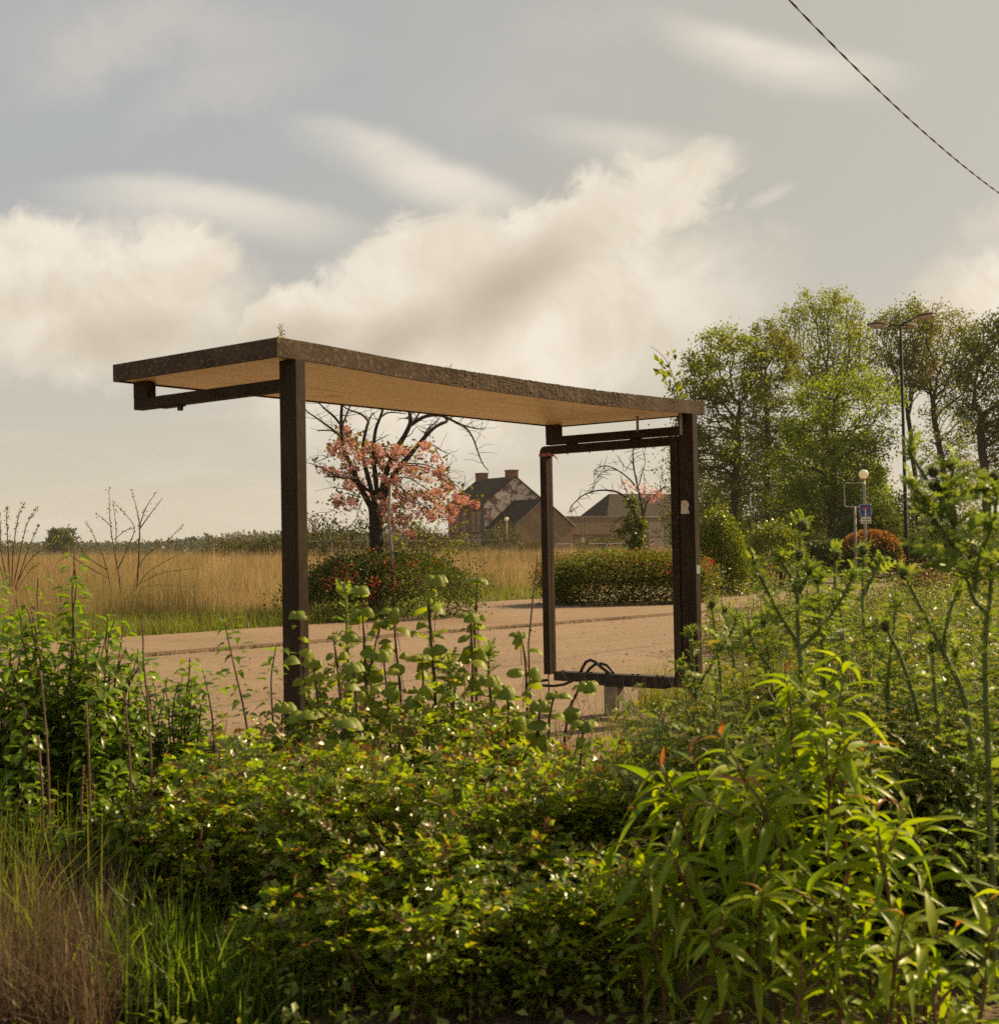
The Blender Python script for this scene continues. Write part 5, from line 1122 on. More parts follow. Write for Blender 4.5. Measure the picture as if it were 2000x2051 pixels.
M['blue'] = surf('sign blue', (0.022, 0.045, 0.22), (0.03, 0.06, 0.26), 5, .45); M['ink'] = surf('black lettering', (0.04, 0.035, 0.03), (0.06, 0.05, 0.045), 5, .6)
plate(rrect(w_, h_, .03), c_[0], c_[2], Zg, .012, 'panel', M['white_p'], RS)
plate(rrect(w_*.94, h_*.945, .025), c_[0], c_[2], Zg-.003, .0028, 'blue_face', M['blue'], RS)
sw = w_*.105; plate([(sw, -h_*.945), (sw, h_*.25), (-sw, h_*.25), (-sw, -h_*.945)], c_[0], c_[2], Zg-.006, .0028, 'white_bar', M['white_p'], RS)
plate([(w_*.48, h_*.20), (w_*.48, h_*.50), (-w_*.48, h_*.50), (-w_*.48, h_*.20)], c_[0], c_[2], Zg-.009, .0028, 'red_bar', M['red_p'], RS)
pz = ptop(1733, 1042.5, Zg); ph = S(12.6, Zg)/2; pw = S(20.5, Zg)/2
plate(rrect(pw, ph, .015), c_[0]+.01, pz, Zg, .01, 'text_plate', M['white_p'], RS)
for word, oz in (('Les Bois', ph*.38), ('Impasse', -ph*.48)):
    fc = bpy.data.curves.new('lettering', 'FONT'); fc.body = word; fc.size = .085; fc.align_x = 'CENTER'; fc.align_y = 'CENTER'; fc.extrude = .0008; fc.offset = .001
    tmp = bpy.data.objects.new('lettering_curve', fc); COL.objects.link(tmp); dg = bpy.context.evaluated_depsgraph_get(); me = bpy.data.meshes.new_from_object(tmp.evaluated_get(dg)); bpy.data.objects.remove(tmp)
    me.materials.clear(); me.materials.append(M['ink']); fo = bpy.data.objects.new('lettering', me); COL.objects.link(fo); fo.parent = RS; fo.location = (.01, -.004, pz+oz-(c_[2]-h_-.3)); fo.rotation_euler = (PI/2, 0, 0)
mb = MB(); mb.box((c_[0]-.06, Zg+.0125, c_[2]-.02), (c_[0]+.02, Zg+.62, c_[2]+.02)); mb.box((c_[0]-.06, Zg+.0125, pz-.02), (c_[0]+.02, Zg+.62, pz+.02)); part(mb, 'bracket', M['galv'], RS)
# tall lamp post with three heads
Zl = 48.0; lb = atZ(1815, 1100, Zl); lt = ptop(1800, 648, Zl); lx = lb[0]
LP_ = thing('lamp_post', (lx, Zl, 0), 'tall black street lamp post with three lamp heads', 'street lamp')
mb = MB(); mb.tube([(lx, Zl, -.1), (lx, Zl, 1.6), (lx, Zl, 1.62), (lx, Zl, lt-.1)], [.085, .085, .068, .045], 12); part(mb, 'pole', M['black_pole'], LP_, True)
for hz in (2.9, 3.15): mb = MB(); mb.tube([(lx, Zl, hz), (lx, Zl, hz+.03)], .07, 12); part(mb, 'band', M['galv'], LP_)
M['lampglass'] = leafmat('ribbed amber lamp bowl', [(0.40, 0.23, 0.10)], .45, (1.2, 1.0, .8), .3, .6); M['lamp_body'] = surf('lamp housing', (0.055, 0.035, 0.024), (0.09, 0.06, 0.04), 6, .75, spec=.15)
for (dx, dy, dz, ln) in ((-1, .0, .02, 1.0), (.86, -.5, .28, 1.0), (.7, .7, .05, .9)):
    d = np.array([dx, dy, 0]); d /= np.linalg.norm(d); o0 = np.array([lx, Zl, lt-.05]); sd_ = np.array([-d[1], d[0], 0])
    mb = MB(); mb.tube([o0, o0+d*.28+ZUP*dz*.4, o0+d*.42*ln+ZUP*dz*.6], .032, 8); part(mb, 'arm', M['black_pole'], LP_, True)
    c1 = o0+d*.42*ln+ZUP*dz*.6
    us = np.linspace(0, 1, 9); rows_t, rows_b = [], []
    mbt, mbb = MB(), MB()
    for mbx, zs, lo in ((mbt, .13, 0), (mbb, -.11, 1)):
        v = []
        for u in us:
            wv = .03+.16*math.sin(PI*min(1, u*.9+.07))**.8
            for a_ in np.linspace(0, PI, 9): v.append(c1+d*u*.78+ZUP*dz*.35*u+sd_*wv*math.cos(a_)+ZUP*zs*math.sin(a_)*(.35+.65*math.sin(PI*min(1, u*.95+.02)))*(1 if lo == 0 else (1 if u > .3 else .2)))
        mbx.add(v, [[i*9+j, i*9+j+1, i*9+10+j, i*9+9+j] for i in range(8) for j in range(8)])
    hd = part(mbt, 'lamp_head', M['lamp_body'], LP_, True); part(mbb, 'lamp_bowl', M['lampglass'], hd, True)
# overhead cable: two cores twisted together
cA, cB = np.array([2.95, 13.6, 0]), np.array([7.43, 20.0, 0])
e1, e2 = ray(1584, 3), ray(2000, 386)
zA, zB = H+e1[2]/e1[1]*cA[1], H+e2[2]/e2[1]*cB[1]
cA[0] = e1[0]/e1[1]*cA[1]; cB[0] = e2[0]/e2[1]*cB[1]; cA[2], cB[2] = zA, zB
sg_ = .22
mb = MB(); us = np.linspace(-1.2, 2.6, 1700)
for ph_ in (0, PI):
    pts = []
    for u in us:
        p = cA+(cB-cA)*u-ZUP*sg_*4*u*(1-u)*.5; a_ = u*70+ph_; pts.append(p+np.array([math.cos(a_), 0, math.sin(a_)])*.0062)
    mb.tube(pts, .0068, 6)
M['cable'] = surf('black overhead cable', (0.012, 0.011, 0.01), (0.02, 0.018, 0.016), 30, .25, spec=.6)
tag(mb.build('overhead_cable', M['cable'], None, True, cA), 'black twisted cable crossing the sky at the upper right', 'cable')

# ------------------------------------------------------------------ distant woods
L['far'] = leafmat('far wood', [(0.045, 0.055, 0.022), (0.06, 0.07, 0.026), (0.08, 0.085, 0.03), (0.05, 0.045, 0.024)], .3, (1.2, 1.2, .7), .7, .2)
mb = MB()
prof_x = [-150, 0, 200, 230, 330, 400, 450, 540, 600, 700, 800, 900, 1000, 1200, 1500, 2200]; prof_y = [1084, 1086, 1088, 1086, 1083, 1077, 1070, 1065, 1065, 1066, 1069, 1073, 1077, 1080, 1080, 1080]
for px in np.arange(-150, 2200, 4.5):
    Z = rng.uniform(520, 760); yt = np.interp(px, prof_x, prof_y)+rng.normal(1.5, 2.2)+(rng.random() < .15)*-3
    p = atZ(px, yt, Z); g_ = float(hgt(p[0], Z))-1; h_ = max(5.5, p[2]-g_); con = (310 < px < 420 and rng.random() < .5)
    rw = h_*(.18 if con else rng.uniform(.38, .6)); n = 90
    u = unit(n); 
    if con: zz_ = rng.random(n); P = np.array([p[0], Z, g_])+np.column_stack([u[:, 0]*rw*(1-zz_), u[:, 1]*rw*(1-zz_), zz_*h_*1.05])
    else: P = np.array([p[0], Z, g_+h_*.52])+u*np.array([rw, rw, h_*.48])*(.7+.3*rng.random((n, 1)))
    scatter(mb, [T_QUAD], P, unit(n), unit(n), rng.uniform(1.0, 2.2, n)*(.8 if con else 1))
struct(mb, 'far_woodland', L['far'], 'stuff')
p = atZ(117, 1110, 300); g_ = float(hgt(p[0], 300))
tree('lone_tree', p, [(0, 0, 0), (0, 0, 2.5), (0, 0, 4)], [((0, 0, 4.0), (S(24, 300)*1.05, 2.6, 3.0), 140, .3)], 3600, L['deep'], 'lone round dark tree far off on the left horizon', .5, .05, .45, .3, .45, group='far field trees')
p = atZ(140, 1100, 330)
tree('lone_tree', p, [(0, 0, 0), (0, 0, 3), (0, 0, 5)], [((0, 0, 4.8), (2.3, 2.2, 3.2), 160, .3)], 800, L['scrub'], 'thin bare hazy tree far off on the left horizon', .5, .05, .45, .5, .4, group='far field trees')
# fence line across the back of the field
fx0, fx1 = atZ(590, 1100, 76), atZ(1000, 1100, 84)
FE = thing('wire_fence', (fx0[0], fx0[1], float(hgt(*fx0[:2]))), 'low wire fence with pale concrete posts across the back of the field', 'fence')
for u in np.linspace(0, 1, 7):
    q = fx0+(fx1-fx0)*u; g_ = float(hgt(q[0], q[1])); mb = MB(); mb.tube([(q[0], q[1], g_-.1), (q[0], q[1], g_+1.55), (q[0]-.12, q[1], g_+1.8)], .035, 5); part(mb, 'post', M['galv_warm'], FE)
for hz in (.5, 1.0, 1.5):
    mb = MB(); mb.tube([(fx0+(fx1-fx0)*u)*[1, 1, 0]+ZUP*(float(hgt(*(fx0+(fx1-fx0)*u)[:2]))+hz) for u in np.linspace(0, 1, 7)], .005, 4); part(mb, 'wire', M['galv'], FE)
# fallen petals around the cherry
mb = MB(); n = 2600; P = np.column_stack([rng.normal(0.5, 2.6, n)-2.0, rng.normal(24.2, 2.0, n), np.full(n, .064)])
P[kn(P[:, 0], P[:, 1]) < .02, 2] = .008
scatter(mb, [T_QUAD], P, unit(n)*[1, 1, .1], np.tile([0, 0, 1.0], (n, 1))+.3*unit(n), rng.uniform(.02, .04, n)); struct(mb, 'fallen_petals', L['blossom'], 'stuff')
# plants growing on the roof
def sprig(name, base, pts, leaves, label, mat, size, r=.003, smat='stem_green', wd=.5):
    root = thing(name, tuple(base), label, 'plant', 'plants growing on the shelter roof'); mb = MB(); p = smooth(np.array(pts), 6); mb.tube(p, np.linspace(r, r*.4, len(p)), 5, False); part(mb, 'stem', M[smat], root)
    mb = MB(); ax = unit(len(leaves))+[0, 0, .6]; scatter(mb, T_SMALL, np.array(leaves), ax, unit(len(leaves)), size*rng.uniform(.6, 1.2, len(leaves)), wd); part(mb, 'leaves', L[mat], root)
b0 = W(.12, .14, ZT); sprig('roof_weed', b0, [b0, b0+ZUP*.05, b0+ZUP*.09], [b0+ZUP*z for z in np.linspace(.01, .09, 22)], 'tiny feathery weed sprouting at the near roof corner', 'lime', .038, .002, wd=.25)
bq = np.array(at_a(1350, 805, .2)); p = lambda x_, y_: at_a(x_, y_, .2)
lv = [p(*q)+rng.normal(0, .012, 3) for q in [(1320, 745), (1324, 752), (1332, 760), (1318, 750), (1330, 735), (1338, 738), (1345, 736), (1326, 728), (1322, 725), (1340, 716), (1347, 712), (1346, 720), (1352, 722), (1348, 755), (1342, 768), (1350, 770), (1356, 778), (1352, 785), (1344, 782), (1358, 790), (1362, 795), (1336, 775), (1334, 748), (1328, 762)] for _ in (0, 1)]
sprig('roof_vine', bq, [p(1358, 806), p(1354, 780), p(1346, 750), p(1334, 722), p(1318, 704), p(1302, 694)], lv, 'leafy bramble shoot rising from the far roof corner', 'lime', .07, .004, 'twig', .8)
b0 = p(900, 736); sprig('roof_twig', at_a(898, 738, .1), [at_a(898, 738, .1), at_a(903, 731, .1), at_a(905, 728, .1)], [at_a(896, 737, .1), at_a(903, 737, .1)], 'small dry twig lying on the roof edge', 'olive', .03, .003, 'twig')
# SECTION:MID
# ------------------------------------------------------------------ foreground plants
L['rose'] = leafmat('glossy small rose leaves', [(0.109, 0.174, 0.012), (0.158, 0.233, 0.015), (0.232, 0.303, 0.021), (0.135, 0.197, 0.015), (0.292, 0.326, 0.026), (0.273, 0.205, 0.045)], .5, (1.5, 1.55, .35), .30, .6)
L['rose_tip'] = leafmat('reddish young rose leaves', [(0.17, 0.06, 0.028), (0.13, 0.085, 0.025), (0.20, 0.10, 0.03)], .45, (1.4, 1.2, .7), .35, .5)
L['dogwood'] = leafmat('dogwood leaves', [(0.100, 0.170, 0.012), (0.143, 0.224, 0.015), (0.200, 0.289, 0.020), (0.122, 0.193, 0.014), (0.20, 0.19, 0.04)], .5, (1.45, 1.55, .35), .32, .5)
L['roundleaf'] = leafmat('downy round leaves', [(0.191, 0.248, 0.022), (0.250, 0.292, 0.028), (0.162, 0.213, 0.022), (0.306, 0.327, 0.035)], .48, (1.5, 1.45, .35), .5, .35)
L['peach'] = leafmat('long willowy leaves', [(0.143, 0.218, 0.010), (0.219, 0.300, 0.013), (0.319, 0.361, 0.018), (0.175, 0.239, 0.013)], .5, (1.5, 1.5, .3), .4, .32)
L['peach_tip'] = leafmat('orange young leaves at the shoot tips', [(0.34, 0.15, 0.03), (0.40, 0.20, 0.035), (0.26, 0.17, 0.03), (0.36, 0.12, 0.04)], .5, (1.25, 1.1, .5), .32, .5)
L['thistle'] = leafmat('spiny thistle leaves', [(0.132, 0.200, 0.036), (0.176, 0.252, 0.046), (0.230, 0.287, 0.064), (0.160, 0.208, 0.051)], .42, (1.5, 1.45, .4), .45, .4)
L['weed'] = leafmat('weed leaves', [(0.101, 0.155, 0.019), (0.149, 0.204, 0.026), (0.195, 0.237, 0.036), (0.124, 0.146, 0.026), (0.234, 0.246, 0.048), (0.230, 0.189, 0.063)], .45, (1.5, 1.45, .45), .42, .4)
M['head'] = surf('thistle bud', (0.035, 0.035, 0.018), (0.07, 0.065, 0.03), 60, .8, .6, 120); M['purple'] = surf('purple florets', (0.16, 0.03, 0.10), (0.26, 0.06, 0.16), 60, .8)
def canes(c, r, h, n, spread=.35, arch=.3, hj=.35, rz=None):
    out = []
    for _ in range(n):
        a = rng.uniform(0, 2*PI); q = math.sqrt(rng.random()); t = np.array([c[0]+r*q*math.cos(a), c[1]+r*q*math.sin(a), h*(1-.35*q*q)*rng.uniform(1-hj, 1.05)])
        b = np.array([c[0]+(t[0]-c[0])*spread+rng.normal(0, .04), c[1]+(t[1]-c[1])*spread+rng.normal(0, .04), -.03])
        m_ = (b*.4+t*.6); m_[2] = t[2]*(.75+arch*rng.random()); m_[:2] = b[:2]*.6+t[:2]*.4
        u = np.linspace(0, 1, 9)[:, None]; p = (1-u)**2*b+2*u*(1-u)*m_+u*u*t; p[1:-1] += rng.normal(0, .008, (7, 3)); out.append(p)
    return out
def along(p, sp, f0=0.2, f1=1.0):
    seg = np.linalg.norm(np.diff(p, axis=0), axis=1); cum = np.concatenate([[0], np.cumsum(seg)]); Ltot = cum[-1]
    s = np.arange(f0*Ltot, f1*Ltot, sp); s = s+rng.normal(0, sp*.25, len(s)); s = np.clip(s, 0, Ltot*.999)
    i = np.clip(np.searchsorted(cum, s)-1, 0, len(seg)-1); u = ((s-cum[i])/seg[i])[:, None]
    return p[i]+(p[i+1]-p[i])*u, (p[i+1]-p[i])/seg[i][:, None], s/Ltot
def add_leaves(mbs, cs, sp, size, tpls, mode, f0=.2, droop=.0, width=1.0, tipfrac=.0, nrm_up=1.0, jitter=.5, pet=.02):
    """mbs = (normal MB, tip MB)"""
    P, A, Nn, Sz, Tp = [], [], [], [], []
    for p in cs:
        o, t, s = along(p, sp, f0)
        if not len(o): continue
        k = len(o); az = np.cumsum(np.full(k, 2.4))+rng.uniform(0, 6); side = np.stack([np.cos(az), np.sin(az), 0*az], 1)
        side -= (side*t).sum(1, keepdims=True)*t; side /= np.linalg.norm(side, axis=1, keepdims=True)+1e-9
        if mode == 'pinnate':
            d = side*.85+t*.35+[0, 0, .25]; d /= np.linalg.norm(d, axis=1, keepdims=True)
            L_ = size*2.6*rng.uniform(.6, 1.2, k); nr = np.array([0, 0, 1.0])+.45*unit(k); nr -= (nr*d).sum(1, keepdims=True)*d; nr /= np.linalg.norm(nr, axis=1, keepdims=True); x = np.cross(d, nr)
            for f, sd in ((.35, 1), (.35, -1), (.62, 1), (.62, -1), (.85, 1), (.85, -1), (.95, 0)):
                P.append(o+d*(L_*f)[:, None]-ZUP*(L_*f*f*.25)[:, None]); ax = d*(.55 if sd else 1)+x*sd*.85+.15*unit(k); A.append(ax); Nn.append(nr+.4*unit(k)); Sz.append(size*rng.uniform(.7, 1.2, k)*(.8 if f < .5 else 1)); Tp.append(s)
        elif mode == 'opposite':
            for sd in (1, -1):
                d = side*sd*.9+t*.35-ZUP*droop+.2*unit(k); P.append(o+side*sd*pet); A.append(d); Nn.append(np.array([0, 0, nrm_up])+.45*unit(k)+t*.2); Sz.append(size*rng.uniform(.6, 1.2, k)*np.clip(1.25-.55*s, .5, 1)); Tp.append(s)
        else:
            d = side*.9+t*(.30+.5*s[:, None]**4)-ZUP*droop*(1-s[:, None])+jitter*.4*unit(k); P.append(o+side*pet); A.append(d); Nn.append(np.array([0, 0, nrm_up])+jitter*unit(k)+t*.3); Sz.append(size*rng.uniform(.65, 1.2, k)*np.clip(1.3-.6*s**3, .4, 1.1)); Tp.append(s)
    if not P: return
    P, A, Nn, Sz, Tp = map(np.concatenate, (P, A, Nn, Sz, Tp))
    if tipfrac > 0 and mbs[1] is not None:
        tip = (Tp > 1-tipfrac) & (rng.random(len(P)) < .65)
        scatter(mbs[1], tpls, P[tip], A[tip]*[1, 1, 1]+[0, 0, .3], Nn[tip], Sz[tip]*.75, width*.8); P, A, Nn, Sz = P[~tip], A[~tip], Nn[~tip], Sz[~tip]
    scatter(mbs[0], tpls, P, A, Nn, Sz, width)
def plant(name, loc, label, cat, cs, rad, stem_mat, leaf_specs, group=None, k=5):
    """leaf_specs: list of (part name, MB, material)"""
    root = thing(name, (loc[0], loc[1], 0), label, cat, group)
    mb = MB()
    for p in cs: mb.tube(p, np.linspace(rad, rad*.35, len(p)), k, False)
    part(mb, 'stems', M[stem_mat], root, True)
    for nm, m_, mt in leaf_specs:
        if m_.n: part(m_, nm, L[mt], root)
    return root
# --- rose thicket in the middle
rose_sites = [  # X, Y, r, h, canes, label
    (-.92, 4.75, .40, .70, 70, 'rose bush at the left end of the thicket, next to the lush grass tuft'),
    (-.48, 4.45, .42, .70, 84, 'rose bush with arching reddish canes left of the middle of the thicket'),
    (-.06, 4.40, .42, .70, 84, 'middle rose bush of the thicket below the tall round leaved shoots'),
    (.30, 4.55, .38, .66, 70, 'rose bush at the right end of the thicket beside the long leaved shrub'),
    (-.70, 5.35, .48, .74, 76, 'rose bush behind the left end of the thicket, in front of the near post'),
    (-.18, 5.40, .50, .76, 84, 'rose bush at the back of the thicket under the round leaved shoots'),
    (.34, 5.40, .42, .54, 50, 'rose bush at the back right of the thicket next to the bare earth'),
    (-.52, 4.05, .30, .36, 44, 'low rose bush at the front left of the thicket in deep shade'),
    (-.22, 3.92, .36, .48, 52, 'low rose bush at the front of the thicket in deep shade'),
    (.22, 3.95, .34, .44, 50, 'low rose bush at the front right of the thicket near the grass blades')]
for (x, y, r, h, n, lab) in rose_sites:
    cs = canes((x, y), r, h, n, .45, .35, .35)
    up = canes((x, y), r*.8, h*1.12, 8, .8, .1, .12)
    ml, mt = MB(), MB()
    add_leaves((ml, mt), cs, .022, .034, T_SMALL, 'pinnate', .18, tipfrac=.05)
    add_leaves((ml, mt), up, .028, .034, T_SMALL, 'pinnate', .45, tipfrac=.12)
    plant('rose_bush', (x, y), lab, 'rose bush', cs+up, .0042, 'twig_red', [('leaves', ml, 'rose'), ('young_leaves', mt, 'rose_tip')], 'rose thicket in the foreground', 4)
# --- dogwood at the left
dog_sites = [(-1.98, 5.35, .38, 1.30, 60, 'tall dogwood bush at the left photo edge'), (-1.66, 5.2, .34, 1.32, 60, 'tall dogwood bush with bright upper leaves beside the dead canes'), (-1.42, 5.6, .30, .98, 40, 'half high dogwood bush behind the bare brown canes'),
             (-1.20, 5.2, .30, .70, 34, 'low dogwood bush between the dead canes and the near post'), (-1.86, 4.9, .34, .80, 36, 'dark lower dogwood bush behind the dry weeds'), (-1.45, 4.85, .30, .64, 32, 'shaded low dogwood bush beside the dry weeds')]
for (x, y, r, h, n, lab) in dog_sites:
    cs = canes((x, y), r, h, n, .4, .15, .45); ml = MB()
    add_leaves((ml, None), cs, .026, .076, T_OVATE, 'opposite', .22, droop=.25)
    plant('dogwood_bush', (x, y), lab, 'dogwood', cs, .0055, 'twig_purple', [('leaves', ml, 'dogwood')], 'dogwood bushes at the left', 5)
def shoot_px(pts, Z, dz=0.0, n=6):
    p = smooth(polyz(pts, Z, dz), n); return p
for (pts, Z, lab, sz) in [
    ([(500, 1500), (488, 1420), (470, 1340), (452, 1260), (446, 1236)], 5.5, 'upright dogwood shoot left of the near post', .062), ([(548, 1480), (545, 1420), (543, 1360), (550, 1310), (553, 1292)], 5.6, 'dogwood shoot just in front of the near post', .055),
    ([(430, 1520), (425, 1440), (415, 1380), (405, 1340)], 5.3, 'leafy dogwood shoot between the slanting one and the upright one', .06), ([(350, 1500), (345, 1440), (352, 1390), (360, 1365)], 5.4, 'short leafy dogwood shoot beside the tallest dead cane', .06),
    ([(392, 1520), (398, 1460), (402, 1420), (398, 1405)], 5.4, 'short dogwood shoot rising before the road', .05), ([(245, 1400), (262, 1360), (285, 1335), (300, 1322)], 5.5, 'slanting dogwood shoot with a few leaves above the half high bush', .06)]:
    p = shoot_px(pts, Z); p = np.concatenate([[[p[0][0], p[0][1], -.02]], p]); ml = MB()
    add_leaves((ml, None), [p, p[len(p)//2:]+[0.02, .02, 0]], .028, sz*1.1, T_OVATE, 'opposite', .3, droop=.25)
    plant('dogwood_shoot', p[0], lab, 'dogwood', [p], .005, 'twig_purple', [('leaves', ml, 'dogwood')], 'dogwood shoots')
for k, (pts, lab) in enumerate([([(98.7, 1640), (95, 1500), (81, 1343)], 'bare dead cane with a knobbly top, leftmost tall one'), ([(181, 1660), (178, 1520), (172, 1406)], 'bare dead cane standing before the dogwood, second tall one'), ([(262, 1560), (256, 1470), (249, 1387)], 'bare dead cane in front of the half high dogwood'),
    ([(303, 1540), (297, 1420), (288, 1330), (285.7, 1242)], 'tallest bare dead cane seen against the road'), ([(84, 1580), (80, 1520), (77, 1473)], 'short dead cane beside the leftmost tall one'), ([(163, 1610), (165, 1570), (168, 1533)], 'short dead cane beside the second tall one'), ([(1058, 1290), (1068, 1190), (1077, 1108)], 'thin leaning reddish cane beside the empty frame')]):
    Z = 4.7 if k < 6 else 6.2
    p = shoot_px(pts, Z, 0, 4); p = np.concatenate([[[p[0][0]+.01, p[0][1], -.02]], p]); mb = MB(); mb.tube(p, np.linspace(.0046, .003, len(p)), 6)
    for s_ in np.linspace(.2, .97, 7): i = int(s_*(len(p)-1)); mb.sphere(p[i]+rng.normal(0, .002, 3), .005, 6, 5)
    tag(mb.build('dead_cane', M['stem_dead' if k < 6 else 'twig_red'], None, True, p[0]), lab, 'dead stem', 'bare dead canes')
# --- round leaved shoots
rl = [
    ([(618, 1440), (612, 1390), (605, 1310), (600, 1260), (597, 1222)], 5.9, .082, 'round leaved shoot in front of the near post'),
    ([(684, 1440), (679, 1370), (672, 1310), (667, 1272)], 5.7, .06, 'short round leaved shoot with tiny leaves on the right of the near post'),
    ([(738, 1490), (733, 1400), (730, 1310), (726, 1230), (722, 1172)], 5.7, .085, 'tall round leaved shoot before the dark quince shrub'),
    ([(733, 1370), (745, 1320), (757, 1268), (765, 1240)], 5.75, .085, 'forked round leaved shoot beside the tall one'),
    ([(805, 1450), (800, 1370), (793, 1300), (789, 1240), (788, 1215)], 5.8, .092, 'leafy round leaved shoot under the grey pole'),
    ([(780, 1450), (775, 1390), (769, 1330), (764, 1300)], 5.5, .085, 'low crowded round leaved shoot in the middle of the row'),
    ([(872, 1420), (868, 1340), (862, 1270), (858, 1210), (873, 1150)], 5.8, .098, 'tallest round leaved shoot with large top leaves'),
    ([(955, 1415), (952, 1330), (950, 1260), (953, 1200), (956, 1156)], 5.9, .075, 'slender round leaved shoot against the sunlit road'),
    ([(945, 1400), (946, 1330), (944, 1270), (940, 1225)], 5.85, .085, 'second stem twin to the slender shoot against the road'),
    ([(1056, 1470), (1055, 1400), (1052, 1330), (1045, 1285), (1038, 1264)], 5.8, .078, 'round leaved shoot beside the foot of the empty frame'),
    ([(1098, 1500), (1100, 1440), (1108, 1400), (1115, 1385)], 5.3, .092, 'broad round leaved shoot in front of the black cables'),
    ([(1130, 1480), (1140, 1420), (1160, 1380), (1178, 1362)], 5.5, .088, 'right end round leaved shoot below the bottom rail'),
    ([(1015, 1460), (1018, 1420), (1012, 1385), (1008, 1372)], 5.4, .10, 'squat round leaved shoot with large drooping leaves'),
    ([(620, 1500), (618, 1450), (612, 1420)], 5.2, .115, 'large leaved shoot at the left of the row'),
    ([(692, 1510), (690, 1470), (688, 1435)], 5.2, .12, 'large leaved shoot low in the row, shaded'),
    ([(830, 1480), (832, 1430), (838, 1390)], 5.4, .10, 'low round leaved shoot in the middle of the thicket'),
    ([(1160, 1560), (1165, 1490), (1170, 1440)], 5.1, .085, 'low round leaved shoot over the bare earth')]
rl += [
    ([(640, 1480), (636, 1400), (630, 1350), (628, 1320)], 5.6, .08, 'round leaved shoot hiding the foot of the near post'),
    ([(715, 1480), (712, 1400), (708, 1350), (704, 1325)], 5.45, .085, 'short round leaved shoot left of the tall one'),
    ([(850, 1470), (848, 1400), (846, 1340), (842, 1310)], 5.5, .09, 'short round leaved shoot left of the tallest one'),
    ([(905, 1480), (908, 1410), (912, 1370), (915, 1345)], 5.5, .085, 'short round leaved shoot between the tallest and the slender ones'),
    ([(985, 1480), (984, 1420), (980, 1370), (978, 1350)], 5.5, .085, 'short round leaved shoot right of the slender one'),
    ([(1075, 1500), (1078, 1450), (1080, 1420), (1082, 1400)], 5.3, .09, 'short round leaved shoot under the bent rod'),
    ([(560, 1520), (562, 1470), (566, 1430), (568, 1405)], 5.3, .085, 'short round leaved shoot left of the near post')]
for (pts, Z, sz, lab) in rl:
    p = shoot_px(pts, Z, rng.normal(0, .05)); p = np.concatenate([[[p[0][0]+.01, p[0][1]+.02, -.02]], p])
    ml = MB(); P, A, Nn, Sz = [], [], [], []
    vis = np.linalg.norm(p[-1]-p[1]); tot = vis+np.linalg.norm(p[1]-p[0]); f0 = max(.25, 1-vis/tot-.08)
    o, t, s = along(p, sz*.62, f0)
    for i in range(len(o)):
        az = i*2.4+rng.uniform(-.5, .5)+hash(lab) % 7; sd = np.array([math.cos(az), math.sin(az)*.8, 0])
        for sg_ in ((1, -1) if rng.random() < .4 else (1,)):
            P.append(o[i]+sd*sg_*.022+ZUP*.004); A.append(sd*sg_*1.0+ZUP*rng.uniform(-.75, -.05)); Nn.append(sd*sg_*.55+ZUP*.9+.3*unit(1)[0]); Sz.append(sz*rng.uniform(.45, 1.05)*(1.0 if s[i] < .93 else .6))
    # topmost young leaves
    for a_ in range(4): P.append(p[-1]); A.append(np.array([math.cos(a_*1.7), math.sin(a_*1.7), -.15])); Nn.append([0, 0, 1.]); Sz.append(sz*rng.uniform(.5, .8))
    scatter(ml, T_ROUND, np.array(P), np.array(A), np.array(Nn)+0.0, np.array(Sz))
    root = thing('round_leaved_shoot', (p[0][0], p[0][1], 0), lab, 'sapling', 'round leaved shoots')
    mb = MB(); mb.tube(p, np.linspace(.0065, .003, len(p)), 6, False)
    for o_, q_ in zip(o, P[:len(o)]): mb.tube([o_, q_+ZUP*.003], .0016, 3, False)
    part(mb, 'stem', M['twig_purple'], root, True); f_ = part(ml, 'leaves', L['roundleaf'], root, True)
